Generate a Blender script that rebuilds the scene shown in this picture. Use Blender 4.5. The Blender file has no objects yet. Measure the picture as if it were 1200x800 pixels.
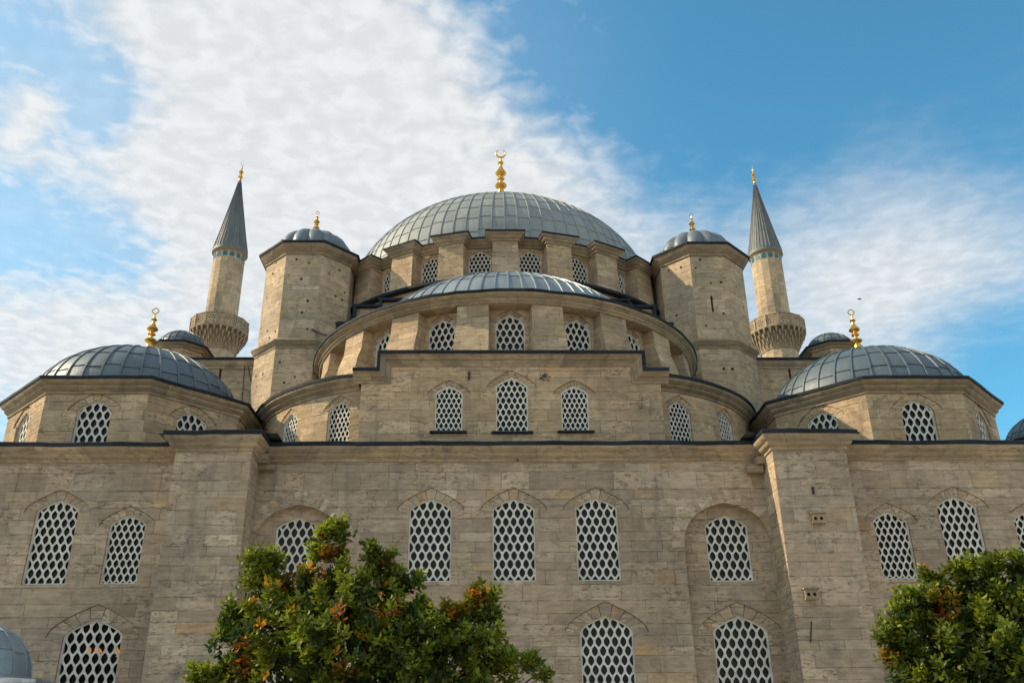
import bpy, math, random
from math import sin, cos, pi, radians, sqrt, atan2, floor
from mathutils import Vector, Matrix
from mathutils.geometry import delaunay_2d_cdt
import numpy as np

rnd = random.Random(7)
C = bpy.context.scene.collection
scn = bpy.context.scene

# ------------------------------------------------------------------ camera
cam = bpy.data.cameras.new("camera")
cam.lens = 31.5
cam.sensor_width = 36.0
cam.sensor_fit = 'HORIZONTAL'
cam.clip_end = 5000
cam_ob = bpy.data.objects.new("camera", cam)
C.objects.link(cam_ob)
FOC, PX, PY = 1050.0, 600.0, 400.0
CAMPOS = np.array([-0.93, -30.0, 1.6])


def _camera_axes():
    up = np.array([-28., 2300., FOC]); up /= np.linalg.norm(up)
    n = np.cross([-600, 400 - 519.3, FOC], [600, 400 - 516.5, FOC])
    x = np.cross(n, up); x /= np.linalg.norm(x)
    if x[0] < 0:
        x = -x
    y = np.cross(x, up)
    if y[2] < 0:
        y = -y
    return np.array([x, y, up])


ROT = _camera_axes()
cam_ob.matrix_world = Matrix([
    [ROT[0][0], ROT[0][1], -ROT[0][2], CAMPOS[0]],
    [ROT[1][0], ROT[1][1], -ROT[1][2], CAMPOS[1]],
    [ROT[2][0], ROT[2][1], -ROT[2][2], CAMPOS[2]],
    [0, 0, 0, 1]])
scn.camera = cam_ob


def ray(px, py):
    """compass direction of a point of the photograph (survey data)"""
    d = ROT @ np.array([px - PX, PY - py, FOC])
    return d / np.linalg.norm(d)


def at(px, py, Y):
    d = ray(px, py)
    return CAMPOS + d * (Y - CAMPOS[1]) / d[1]


# ------------------------------------------------------------------ light
SUN = Vector((-0.80, 0.10, 0.59)).normalized()
EXPOSURE = 0.35
SKY_STRENGTH = 0.13
CLOUD = (0.69, 0.695, 0.69)

scn.view_settings.view_transform = 'Standard'
scn.view_settings.look = 'None'
scn.view_settings.exposure = EXPOSURE
scn.view_settings.gamma = 1
scn.view_settings.use_curve_mapping = False

sun = bpy.data.lights.new("sun", 'SUN')
sun.energy = 4.5
sun.angle = radians(0.53)
sun.color = (1.0, 0.82, 0.57)
sun_ob = bpy.data.objects.new("sun", sun)
sun_ob.rotation_euler = SUN.to_track_quat('Z', 'Y').to_euler()
sun_ob.location = (-60, 0, 80)
C.objects.link(sun_ob)


class NT:
    """small helper to write node trees"""
    def __init__(s, tree):
        s.t = tree
        s.n = tree.nodes
        s.l = tree.links

    def put(s, node, i, v):
        if v is None:
            return
        if isinstance(v, bpy.types.NodeSocket):
            s.l.new(v, node.inputs[i])
        else:
            node.inputs[i].default_value = v

    def m(s, op, a, b=None, c=None, clamp=False):
        n = s.n.new('ShaderNodeMath'); n.operation = op; n.use_clamp = clamp
        for i, v in enumerate((a, b, c)):
            s.put(n, i, v)
        return n.outputs[0]

    def vm(s, op, a, b=None, out=0):
        n = s.n.new('ShaderNodeVectorMath'); n.operation = op
        s.put(n, 0, a); s.put(n, 1, b)
        return n.outputs[out]

    def scale(s, a, f):
        n = s.n.new('ShaderNodeVectorMath'); n.operation = 'SCALE'
        s.put(n, 0, a); n.inputs['Scale'].default_value = f
        return n.outputs[0]

    def xyz(s, x=0.0, y=0.0, z=0.0):
        n = s.n.new('ShaderNodeCombineXYZ')
        s.put(n, 0, x); s.put(n, 1, y); s.put(n, 2, z)
        return n.outputs[0]

    def sep(s, v):
        n = s.n.new('ShaderNodeSeparateXYZ'); s.put(n, 0, v)
        return n.outputs

    def noise(s, vec, scale, detail=3.0, rough=0.5, dist=0.0, out=0):
        n = s.n.new('ShaderNodeTexNoise')
        s.put(n, 'Vector', vec)
        n.inputs['Scale'].default_value = scale
        n.inputs['Detail'].default_value = detail
        n.inputs['Roughness'].default_value = rough
        n.inputs['Distortion'].default_value = dist
        return n.outputs[out]

    def white(s, vec, dims='3D', out=0):
        n = s.n.new('ShaderNodeTexWhiteNoise'); n.noise_dimensions = dims
        s.put(n, 'W' if dims == '1D' else 'Vector', vec)
        return n.outputs[out]

    def ramp(s, f, stops, interp='LINEAR'):
        n = s.n.new('ShaderNodeValToRGB'); n.color_ramp.interpolation = interp
        e = n.color_ramp.elements
        while len(e) < len(stops):
            e.new(0.5)
        for k, (p, c) in enumerate(stops):
            e[k].position = p
            e[k].color = (*c, 1) if len(c) == 3 else c
        s.put(n, 0, f)
        return n.outputs[0]

    def step(s, f, a, b, lo=0.0, hi=1.0):
        n = s.n.new('ShaderNodeMapRange'); n.interpolation_type = 'SMOOTHSTEP'
        s.put(n, 0, f)
        n.inputs[1].default_value = a; n.inputs[2].default_value = b
        n.inputs[3].default_value = lo; n.inputs[4].default_value = hi
        return n.outputs[0]

    def mix(s, f, a, b, mode='MIX'):
        n = s.n.new('ShaderNodeMix'); n.data_type = 'RGBA'; n.blend_type = mode
        s.put(n, 0, f)
        for i, v in ((6, a), (7, b)):
            if not isinstance(v, bpy.types.NodeSocket) and len(v) == 3:
                v = (*v, 1)
            s.put(n, i, v)
        return n.outputs[2]


# world: Nishita sky with an altocumulus and cirrus deck
world = bpy.data.worlds.new("World")
scn.world = world
world.use_nodes = True
w = NT(world.node_tree)
for nd in list(w.n):
    w.n.remove(nd)
wout = w.n.new('ShaderNodeOutputWorld')
bg = w.n.new('ShaderNodeBackground')
sky = w.n.new('ShaderNodeTexSky')
sky.sky_type = 'NISHITA'
sky.sun_disc = False
sky.sun_elevation = math.asin(SUN.z)
sky.sun_rotation = atan2(SUN.x, SUN.y)
sky.air_density = 1.0
sky.dust_density = 0.6
sky.ozone_density = 3.0
gen = w.n.new('ShaderNodeTexCoord').outputs['Generated']
dirv = w.vm('NORMALIZE', gen)
dx, dy, dz = w.sep(dirv)
zc = w.m('MAXIMUM', dz, 0.06)
q = w.xyz(w.m('DIVIDE', dx, zc), w.m('DIVIDE', dy, zc), 0.0)
cover = None
# (point of the sky, angular radius, strength): bodies of cloud and clear gaps
for (bx, by, rad, amp) in [
        (250, 40, .16, .55), (330, 110, .20, .60), (430, 90, .18, .50), (420, 210, .22, .62), (560, 190, .18, .50), (650, 250, .15, .45), (470, 20, .12, .30),
        (300, 230, .16, .42), (110, 195, .12, .40), (15, 175, .10, .45), (200, 215, .11, .30), (120, 385, .18, .60), (300, 330, .20, .55), (10, 400, .14, .35),
        (55, 125, .035, .38), (40, 85, .03, .25), (150, 25, .09, .30), (20, 20, .10, .18), (740, 300, .18, .38), (960, 290, .24, .38), (1130, 250, .20, .36), (1010, 360, .20, .24),
        (70, 275, .12, -.50), (160, 295, .08, -.38), (10, 240, .07, -.2), (110, 100, .08, -.45), (90, 150, .06, -.3), (30, 55, .06, -.2),
        (850, 120, .26, -.55), (1100, 80, .28, -.5), (1180, 440, .13, -.5), (640, 60, .13, -.30), (1040, 170, .09, .12), (60, 240, .5, .16)]:
    dd = w.vm('DISTANCE', dirv, tuple(ray(bx, by)), out=1)
    v = w.m('MULTIPLY', w.step(dd, 0.0, rad, 1.0, 0.0), amp)
    cover = v if cover is None else w.m('ADD', cover, v)
wob = w.noise(q, 2.6, 5.0, 0.55, 0.3)
fine = w.noise(q, 20.0, 3.5, 0.5, 0.35)
wisp = w.noise(w.vm('MULTIPLY', q, (3.0, 9.0, 1.0)), 1.6, 6.0, 0.6, 0.6)
cover = w.m('ADD', cover, w.m('MULTIPLY_ADD', wob, 0.75, -0.375))
cover = w.m('ADD', cover, w.m('MULTIPLY_ADD', wisp, 0.30, -0.15))
puffy = w.step(w.vm('DISTANCE', dirv, tuple(ray(330, 90)), out=1), 0.15, 0.62, 1.15, 0.22)
cover = w.m('ADD', cover, w.m('MULTIPLY', w.m('MULTIPLY_ADD', fine, 1.0, -0.5), puffy))
dens = w.step(cover, -0.36, 0.90)
veil = w.step(w.vm('DISTANCE', dirv, tuple(ray(20, 260)), out=1), 0.10, 0.72, 0.46, 0.0)
dens = w.m('MAXIMUM', dens, w.m('MULTIPLY', veil, w.step(wob, 0.2, 0.7, 0.6, 1.0)))
back = w.step(w.m('ABSOLUTE', w.m('SUBTRACT', w.noise(q, 0.9, 4.0), 0.5)), 0.0, 0.25, 0.75, 0.2)
# beyond the photographed patch the deck simply goes on
away = w.step(w.vm('DISTANCE', dirv, tuple(ray(600, 300)), out=1), 0.75, 1.1)
dens = w.m('ADD', w.m('MULTIPLY', dens, w.m('SUBTRACT', 1.0, away)), w.m('MULTIPLY', back, away))
dens = w.m('MULTIPLY', dens, 0.93)
skyc = w.mix(1.0, sky.outputs[0], (0.66, 1.34, 1.27), 'MULTIPLY')
cl = w.mix(w.step(fine, 0.35, 0.7), tuple(c * .90 / SKY_STRENGTH for c in CLOUD), tuple(c * 1.04 / SKY_STRENGTH for c in CLOUD))
col = w.mix(dens, skyc, cl)
w.l.new(col, bg.inputs[0])
bg.inputs[1].default_value = SKY_STRENGTH
w.l.new(bg.outputs[0], wout.inputs[0])


# ------------------------------------------------------------------ materials
def new_mat(name):
    m = bpy.data.materials.new(name)
    m.use_nodes = True
    t = NT(m.node_tree)
    return m, t, t.n['Principled BSDF']


def stone(name, stops, h=0.38, L=1.25, joint=0.55, dirt=1.0, pits=1.0, grey=(0.30, 0.275, 0.235)):
    m, t, p = new_mat(name)
    uvn = t.n.new('ShaderNodeUVMap').outputs[0]
    wobble = t.noise(uvn, 1.3, 2.0, out=1)
    uv = t.vm('ADD', uvn, t.scale(t.vm('SUBTRACT', wobble, (.5, .5, .5)), 0.035))
    u, v, _ = t.sep(uv)
    n1 = t.n.new('ShaderNodeTexNoise'); n1.noise_dimensions = '1D'
    t.put(n1, 'W', v); n1.inputs['Scale'].default_value = 0.8; n1.inputs['Detail'].default_value = 1.0
    vv = t.m('DIVIDE', t.m('MULTIPLY_ADD', n1.outputs[0], 0.75, v), h)
    row = t.m('FLOOR', vv)
    rr = t.white(row, '1D')
    blen = t.m('MULTIPLY_ADD', rr, L * 0.9, L * 0.55)
    uu = t.m('DIVIDE', t.m('MULTIPLY_ADD', rr, 17.3, u), blen)
    colm = t.m('FLOOR', uu)
    cell = t.white(t.xyz(colm, row, 3.7))
    cell2 = t.white(t.xyz(colm, row, 11.1))
    fu = t.m('FRACT', uu); fv = t.m('FRACT', vv)
    du = t.m('MULTIPLY', t.m('MINIMUM', fu, t.m('SUBTRACT', 1.0, fu)), blen)
    dv = t.m('MULTIPLY', t.m('MINIMUM', fv, t.m('SUBTRACT', 1.0, fv)), h)
    edge = t.m('MINIMUM', t.m('MULTIPLY', du, 1.5), dv)
    jn = t.noise(uv, 2.2, 4.0, 0.65)
    jm = t.m('MULTIPLY', t.step(edge, 0.003, 0.018, 1.0, 0.0), t.step(jn, 0.38, 0.60, 0.10, 1.0))
    base = t.ramp(cell, stops)
    # slow weathering, bedding streaks, dark grime, rain runs
    big = t.noise(uv, 0.33, 5.0, 0.6)
    base = t.mix(t.m('MULTIPLY', t.step(big, 0.38, 0.68), 0.55 * dirt), base, grey)
    bed = t.noise(t.vm('MULTIPLY', uv, (1.1, 9.0, 1.0)), 1.0, 6.0, 0.62)
    base = t.mix(t.step(bed, 0.34, 0.66, 0.26, 0.0), base, (0.16, 0.12, 0.085))
    base = t.mix(t.step(bed, 0.52, 0.75, 0.0, 0.26), base, (0.56, 0.48, 0.36))
    blot = t.noise(t.vm('MULTIPLY', uv, (1.0, 1.6, 1.0)), 2.3, 8.0, 0.68, 0.5)
    base = t.mix(t.step(blot, 0.30, 0.56, 0.40 * min(1.0, dirt + .2), 0.0), base, (0.17, 0.135, 0.10))
    base = t.mix(t.step(blot, 0.52, 0.74, 0.0, 0.32), base, (0.62, 0.51, 0.38))
    run = t.noise(t.vm('MULTIPLY', uv, (2.6, 0.16, 1.0)), 1.0, 5.0, 0.6)
    base = t.mix(t.m('MULTIPLY', t.step(run, 0.52, 0.78), 0.40 * dirt), base, (0.15, 0.13, 0.11))
    grime = t.m('MULTIPLY', t.step(t.noise(uv, 0.62, 6.0, 0.72, 0.6), 0.52, 0.74), t.step(cell2, 0.1, 0.9, 0.35, 1.0))
    base = t.mix(t.m('MULTIPLY', grime, 0.66 * dirt), base, (0.105, 0.09, 0.072))
    # travertine pitting along the bedding
    pit1 = t.noise(t.vm('MULTIPLY', uv, (4.2, 11.0, 1.0)), 1.0, 6.0, 0.75, 0.9)
    where = t.step(t.m('ADD', t.m('MULTIPLY', cell2, 0.45), t.noise(uv, 1.1, 3.0)), 0.62, 0.92)
    pit = t.m('MULTIPLY', t.step(pit1, 0.54, 0.64), t.m('MULTIPLY', where, pits), clamp=True)
    base = t.mix(t.m('MULTIPLY', pit, 0.45), base, (0.075, 0.06, 0.047))
    base = t.mix(t.m('MULTIPLY', jm, joint), base, (0.10, 0.083, 0.065))
    tone = t.m('MULTIPLY', t.m("MULTIPLY_ADD", cell2, 0.36, 0.87), t.step(t.noise(uv, 0.21, 4.0, 0.6, 0.4), 0.30, 0.70, 0.80, 1.14))
    base = t.mix(1.0, base, t.xyz(tone, tone, tone), 'MULTIPLY')
    speck = t.noise(uv, 26.0, 3.0, 0.6)
    base = t.mix(0.28, base, t.ramp(speck, [(0.25, (.55, .55, .55)), (0.75, (1.35, 1.35, 1.35))]), 'MULTIPLY')
    t.l.new(base, p.inputs['Base Color'])
    p.inputs['Roughness'].default_value = 0.92
    p.inputs['Specular IOR Level'].default_value = 0.25
    hgt = t.m('MULTIPLY_ADD', pit, -0.9, t.m('MULTIPLY', jm, -0.8))
    hgt = t.m('ADD', hgt, t.m('MULTIPLY', t.noise(t.vm('MULTIPLY', uv, (1.0, 2.2, 1.0)), 5.0, 5.0, 0.65), 0.9))
    hgt = t.m('ADD', hgt, t.m('MULTIPLY', cell2, 0.45))
    b = t.n.new('ShaderNodeBump')
    b.inputs['Strength'].default_value = 0.75
    b.inputs['Distance'].default_value = 0.03
    t.put(b, 'Height', hgt)
    t.l.new(b.outputs[0], p.inputs['Normal'])
    return m


WALL = stone("weathered_limestone", [
    (0.0, (0.475, 0.352, 0.241)), (.2, (0.501, 0.371, 0.250)), (.4, (0.454, 0.342, 0.236)), (.6, (0.490, 0.361, 0.241)),
    (.78, (0.470, 0.361, 0.259)), (.885, (0.517, 0.390, 0.268)), (.935, (0.612, 0.482, 0.344)), (.965, (0.570, 0.414, 0.241)), (.985, (0.539, 0.327, 0.179)), (1.0, (0.570, 0.356, 0.179))],
    grey=(0.40, 0.325, 0.25))
UPPER = stone("warm_limestone", [
    (0.0, (0.551, 0.378, 0.217)), (.2, (0.584, 0.407, 0.237)), (.4, (0.518, 0.364, 0.213)), (.6, (0.573, 0.397, 0.229)),
    (.8, (0.540, 0.388, 0.237)), (.90, (0.606, 0.436, 0.262)), (.95, (0.705, 0.523, 0.327)), (1.0, (0.617, 0.369, 0.180))], h=0.40, L=1.1, dirt=1.15, joint=.65, grey=(.40, .315, .225))
TOWER = stone("dressed_limestone", [
    (0.0, (0.543, 0.394, 0.242)), (.25, (0.602, 0.441, 0.279)), (.5, (0.555, 0.404, 0.256)), (.75, (0.625, 0.462, 0.298)), (1.0, (0.590, 0.404, 0.223))],
    h=0.42, L=1.25, joint=0.55, dirt=0.8, pits=0.9)
TRIM = stone("moulded_limestone", [
    (0.0, (0.380, 0.284, 0.177)), (.5, (0.437, 0.327, 0.204)), (1.0, (0.400, 0.302, 0.196))], h=3.0, L=1.5, joint=0.8, dirt=1.25, pits=0.8, grey=(.31, .25, .185))
RED = stone("red_voussoir_stone", [(0.0, (.40, .235, .165)), (.5, (.44, .28, .20)), (1.0, (.38, .24, .18))], h=5.0, L=9.0, joint=0.0, dirt=0.5, grey=(.36, .25, .18))
PALE = stone("pale_voussoir_stone", [(0.0, (.52, .41, .29)), (.5, (.56, .45, .32)), (1.0, (.49, .385, .27))], h=5.0, L=9.0, joint=0.0, dirt=0.6, grey=(.42, .34, .25))


def lead(name, c1, c2, rough=0.46, metal=0.35, dark=(0.05, 0.058, 0.066)):
    m, t, p = new_mat(name)
    uv = t.n.new('ShaderNodeUVMap').outputs[0]
    geo = t.n.new('ShaderNodeTexCoord').outputs['Object']
    u, v, _ = t.sep(uv)
    pan = t.white(t.xyz(t.m('FLOOR', u), t.m('FLOOR', v), 1.3))
    n = t.noise(geo, 1.1, 6.0, 0.65, 0.3)
    n2 = t.noise(geo, 7.0, 5.0, 0.65)
    f = t.m('ADD', t.m('MULTIPLY', pan, 0.5), t.m('MULTIPLY', n, 0.6))
    base = t.mix(t.step(f, 0.25, 0.85), c1, c2)
    base = t.mix(t.step(n2, 0.55, 0.8, 0.0, 0.35), base, tuple(min(.4, 1.35 * c) for c in c2))
    base = t.mix(t.step(t.noise(t.vm('MULTIPLY', uv, (5.0, 0.5, 1.0)), 1.0, 4.0), 0.5, 0.8, 0.0, 0.3), base, dark)
    streak = t.noise(t.vm('MULTIPLY', uv, (2.6, 0.22, 1.0)), 1.7, 6.0, 0.7, 0.2)
    base = t.mix(t.step(streak, 0.56, 0.72, 0.0, 0.30), base, tuple(min(.5, 1.7 * c) for c in c2))
    base = t.mix(t.step(t.noise(geo, 0.55, 6.0, 0.7, 0.8), 0.5, 0.72, 0.0, 0.45), base, dark)
    t.l.new(base, p.inputs['Base Color'])
    p.inputs['Specular IOR Level'].default_value = 0.2 if metal == 0 else 0.5
    p.inputs['Metallic'].default_value = metal
    t.l.new(t.m('MULTIPLY_ADD', n2, 0.3, rough - 0.12), p.inputs['Roughness'])
    b = t.n.new('ShaderNodeBump'); b.inputs['Strength'].default_value = 0.55; b.inputs['Distance'].default_value = 0.04
    t.put(b, 'Height', t.m('ADD', t.noise(geo, 2.2, 4.0), t.m('MULTIPLY', n2, 0.25)))
    t.l.new(b.outputs[0], p.inputs['Normal'])
    return m


LEAD = lead("lead_sheet", (0.225, 0.245, 0.24), (0.285, 0.305, 0.295), rough=0.6, metal=0.1, dark=(.15, .17, .17))
LEAD_SEMI = lead("weathered_blue_lead", (0.20, 0.24, 0.265), (0.29, 0.33, 0.35))
LEAD_OLD = lead("old_dark_lead", (0.085, 0.115, 0.135), (0.125, 0.16, 0.18), rough=0.5, metal=.2)
LEAD_GREY = lead("grey_spire_lead", (0.12, 0.13, 0.13), (0.175, 0.18, 0.175), rough=0.6, metal=0.1, dark=(.07, .078, .08))
LEAD_CAP = lead("blue_grey_cap_lead", (0.13, 0.165, 0.19), (0.20, 0.23, 0.245), rough=0.5, metal=0.25)
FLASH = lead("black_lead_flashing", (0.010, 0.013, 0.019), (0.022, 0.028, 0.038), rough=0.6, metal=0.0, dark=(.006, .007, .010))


def plain(name, colr, rough=0.6, metal=0.0, var=0.25, scale=6.0):
    m, t, p = new_mat(name)
    geo = t.n.new('ShaderNodeTexCoord').outputs['Object']
    n = t.noise(geo, scale, 5.0, 0.6)
    a = tuple(c * (1 - var) for c in colr); b = tuple(min(1, c * (1 + var)) for c in colr)
    t.l.new(t.mix(t.step(n, .25, .75), a, b), p.inputs['Base Color'])
    p.inputs['Roughness'].default_value = rough
    p.inputs['Metallic'].default_value = metal
    return m


GOLD = plain("gilded_copper", (0.80, 0.46, 0.10), 0.28, 1.0, 0.15, 3.0)
PLASTER = plain("white_plaster_tracery", (0.62, 0.59, 0.52), 0.85, 0.0, 0.24, 2.2)
DARK = plain("painted_recess_shade", (0.02, 0.018, 0.016), 0.9, 0.0, 0.2)  # near-black backing that paints the shade inside holes, slits and doorway
IRON = plain("black_iron", (0.03, 0.028, 0.027), 0.6, 0.3, 0.2)
TILE = plain("turquoise_glazed_tile", (0.008, 0.13, 0.16), 0.2, 0.0, 0.35, 9.0)
BIRDSKIN = plain("dark_feathers", (0.04, 0.042, 0.05), 0.8, 0.0, 0.2)


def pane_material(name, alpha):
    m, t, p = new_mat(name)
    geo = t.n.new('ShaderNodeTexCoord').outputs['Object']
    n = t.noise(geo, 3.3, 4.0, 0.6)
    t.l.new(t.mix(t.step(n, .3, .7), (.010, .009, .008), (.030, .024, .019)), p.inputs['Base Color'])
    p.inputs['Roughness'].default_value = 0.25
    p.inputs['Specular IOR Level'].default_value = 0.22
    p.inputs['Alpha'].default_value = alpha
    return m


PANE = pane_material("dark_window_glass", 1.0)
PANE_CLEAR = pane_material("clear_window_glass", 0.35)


# ------------------------------------------------------------------ mesh helpers
class MB:
    def __init__(s):
        s.v = []; s.f = []; s.uv = []; s.mi = []

    def poly(s, pts, uvs=None, mi=0):
        k = len(s.v)
        s.v.extend([tuple(p) for p in pts])
        s.f.append(tuple(range(k, k + len(pts))))
        if uvs is None:
            uvs = planar(pts)
        s.uv.extend(uvs)
        s.mi.append(mi)

    def mesh(s, verts, faces, uvs=None, mi=0):
        k = len(s.v)
        s.v.extend([tuple(p) for p in verts])
        for i, f in enumerate(faces):
            s.f.append(tuple(j + k for j in f))
            if uvs is None:
                s.uv.extend(planar([verts[j] for j in f]))
            else:
                s.uv.extend([uvs[j] for j in f])
            s.mi.append(mi)

    def build(s, name, mats, parent=None, sharp=32, merge=True):
        me = bpy.data.meshes.new(name)
        me.from_pydata(s.v, [], s.f)
        if not isinstance(mats, (list, tuple)):
            mats = [mats]
        for m in mats:
            me.materials.append(m)
        me.polygons.foreach_set('material_index', s.mi)
        ul = me.uv_layers.new(name='UVMap')
        ul.data.foreach_set('uv', np.array(s.uv, dtype=np.float32).ravel())
        if merge:
            import bmesh
            bm = bmesh.new(); bm.from_mesh(me)
            bmesh.ops.remove_doubles(bm, verts=bm.verts, dist=0.0004)
            bm.to_mesh(me); bm.free()
        me.shade_smooth()
        me.set_sharp_from_angle(angle=radians(sharp))
        me.validate()
        o = bpy.data.objects.new(name, me)
        C.objects.link(o)
        if parent is not None:
            o.parent = parent
        return o


def planar(pts):
    a = Vector(pts[0]); n = Vector((0, 0, 0))
    for i in range(1, len(pts) - 1):
        n += (Vector(pts[i]) - a).cross(Vector(pts[i + 1]) - a)
    if n.length < 1e-12:
        return [(p[0], p[2]) for p in pts]
    n.normalize()
    if abs(n.z) > 0.8:
        return [(p[0], p[1]) for p in pts]
    tx, ty = -n.y, n.x
    L = sqrt(tx * tx + ty * ty)
    tx /= L; ty /= L
    off = 13.7 * round(atan2(n.y, n.x), 2)
    return [(p[0] * tx + p[1] * ty + off, p[2]) for p in pts]


def box(mb, x0, x1, y0, y1, z0, z1, mi=0):
    P = [(x0, y0, z0), (x1, y0, z0), (x1, y1, z0), (x0, y1, z0), (x0, y0, z1), (x1, y0, z1), (x1, y1, z1), (x0, y1, z1)]
    for f in ((0, 1, 5, 4), (1, 2, 6, 5), (2, 3, 7, 6), (3, 0, 4, 7), (4, 5, 6, 7), (3, 2, 1, 0)):
        mb.poly([P[i] for i in f], mi=mi)


def hexa(mb, P, mi=0):
    """8 corners: bottom ring 0-3 (counter-clockwise from above), top ring 4-7"""
    for f in ((0, 1, 5, 4), (1, 2, 6, 5), (2, 3, 7, 6), (3, 0, 4, 7), (4, 5, 6, 7), (3, 2, 1, 0)):
        mb.poly([P[i] for i in f], mi=mi)


def inside(pt, poly):
    x, y = pt; c = False; j = len(poly) - 1
    for i in range(len(poly)):
        xi, yi = poly[i]; xj, yj = poly[j]
        if (yi > y) != (yj > y) and x < (xj - xi) * (y - yi) / (yj - yi) + xi:
            c = not c
        j = i
    return c


def wall(mb, mp, outer, holes=(), depth=0.2, gu=None, uoff=0.0, mi=0, back_mi=None):
    """stone face with real openings; mp(u, v, d) with d going into the wall"""
    if len(outer) == 4 and not isinstance(outer[0], tuple):
        u0, u1, v0, v1 = outer
        outer = [(u0, v0), (u1, v0), (u1, v1), (u0, v1)]
        if gu:
            n = max(1, int((u1 - u0) / gu))
            outer = [(u0 + (u1 - u0) * i / n, v0) for i in range(n)] + [(u1 - (u1 - u0) * i / n, v1) for i in range(0, n)]
            outer.insert(n, (u1, v0)); outer.append((u0, v1))
    pts = [Vector(p) for p in outer]
    edges = [(i, (i + 1) % len(outer)) for i in range(len(outer))]
    for h in holes:
        k = len(pts)
        pts += [Vector(p) for p in h]
        edges += [(k + i, k + (i + 1) % len(h)) for i in range(len(h))]
    if gu:
        us = [p[0] for p in outer]; vs = [p[1] for p in outer]
        nu = int((max(us) - min(us)) / gu); nv = int((max(vs) - min(vs)) / gu)
        for i in range(1, nu):
            for j in range(1, nv):
                p = (min(us) + (max(us) - min(us)) * i / nu, min(vs) + (max(vs) - min(vs)) * j / nv)
                if inside(p, outer) and not any(inside(p, h) for h in holes):
                    pts.append(Vector(p))
    V, _, F, *_r = delaunay_2d_cdt(pts, edges, [], 0, 1e-5)
    hb = [(min(p[0] for p in h), max(p[0] for p in h), min(p[1] for p in h), max(p[1] for p in h), h) for h in holes]
    faces = []
    for f in F:
        cx = sum(V[i].x for i in f) / 3; cy = sum(V[i].y for i in f) / 3
        if not inside((cx, cy), outer):
            continue
        if any(a < cx < b and c < cy < d and inside((cx, cy), h) for a, b, c, d, h in hb):
            continue
        faces.append(f)
    mb.mesh([mp(p.x, p.y, 0) for p in V], faces, [(p.x + uoff, p.y) for p in V], mi)
    for h in holes:
        n = len(h)
        for i in range(n):
            a = h[i]; b = h[(i + 1) % n]
            mb.poly([mp(*a, 0), mp(*a, depth), mp(*b, depth), mp(*b, 0)],
                    [(a[0] + uoff, a[1]), (a[0] + uoff + depth, a[1]), (b[0] + uoff + depth, b[1]), (b[0] + uoff, b[1])], mi)
        if back_mi is not None:
            mb.poly([mp(*p, depth) for p in h], [(0, 0)] * n, back_mi)


def sag(x, y):
    return .011 * sin(1.7 * x + .9 * y) + .009 * sin(4.3 * x - 3.1 * y + 1.0) + .006 * sin(9.1 * x + 7.7 * y)


def sagged(x, y, z):
    return (x + .5 * sag(y, x + 3), y + .7 * sag(x + 5, y), z + sag(x, y))


def cut(path, step=.55, closed=False):
    out = []
    n = len(path)
    for i in range(n if closed else n - 1):
        a, b = Vector(path[i]), Vector(path[(i + 1) % n])
        k = max(1, int((b - a).length / step))
        out += [tuple(a.lerp(b, j / k)) for j in range(k)]
    if not closed:
        out.append(path[-1])
    return out


def sweep(mb, path, prof, to3, closed=False, mi=0, caps=True):
    n = len(path)
    offs = []; arc = [0.0]
    for i in range(n):
        p = Vector(path[i])
        a = Vector(path[i - 1]) if (i > 0 or closed) else None
        b = Vector(path[(i + 1) % n]) if (i < n - 1 or closed) else None
        d1 = (p - a).normalized() if a is not None else None
        d2 = (b - p).normalized() if b is not None else None
        if d1 is None: d1 = d2
        if d2 is None: d2 = d1
        n1 = Vector((d1.y, -d1.x)); n2 = Vector((d2.y, -d2.x))
        mvec = n1 + n2
        if mvec.length < 1e-6:
            mvec = n1
        mvec.normalize()
        mvec = mvec / max(0.3, mvec.dot(n1))
        offs.append(mvec)
        if i < n - 1 or closed:
            arc.append(arc[-1] + (Vector(path[(i + 1) % n]) - p).length)
    pl = [0.0]
    for j in range(1, len(prof)):
        pl.append(pl[-1] + math.hypot(prof[j][0] - prof[j - 1][0], prof[j][1] - prof[j - 1][1]))
    m = n if closed else n - 1
    for i in range(m):
        k = (i + 1) % n
        for j in range(len(prof) - 1):
            q = []
            for (ii, jj) in ((i, j), (k, j), (k, j + 1), (i, j + 1)):
                pp = Vector(path[ii]) + offs[ii] * prof[jj][0]
                q.append(to3(pp.x, pp.y, prof[jj][1]))
            mb.poly(q, [(arc[i], pl[j]), (arc[i + 1], pl[j]), (arc[i + 1], pl[j + 1]), (arc[i], pl[j + 1])], mi)
    if caps and not closed:
        for i, rev in ((0, True), (n - 1, False)):
            q = []
            for (a, b) in prof:
                pp = Vector(path[i]) + offs[i] * a
                q.append(to3(pp.x, pp.y, b))
            base = Vector(path[i])
            q.append(to3(base.x, base.y, prof[-1][1])); q.append(to3(base.x, base.y, prof[0][1]))
            mb.poly(q[::-1] if rev else q, mi=mi)


def flat3(x, y, z):
    return (x, y, z)


def circle(cx, cy, r, n, a0=0.0, a1=360.0):
    """path angles measured from the front (-Y) towards +X, left to right"""
    full = abs(a1 - a0 - 360) < 1e-6
    k = n if full else n + 1
    return [(cx + r * sin(radians(a0 + (a1 - a0) * i / n)), cy - r * cos(radians(a0 + (a1 - a0) * i / n))) for i in range(k)]


def ngon(cx, cy, ap, sides=8):
    R = ap / cos(pi / sides)
    return [(cx + R * sin(2 * pi * (i - .5) / sides), cy - R * cos(2 * pi * (i - .5) / sides)) for i in range(sides)]


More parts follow.
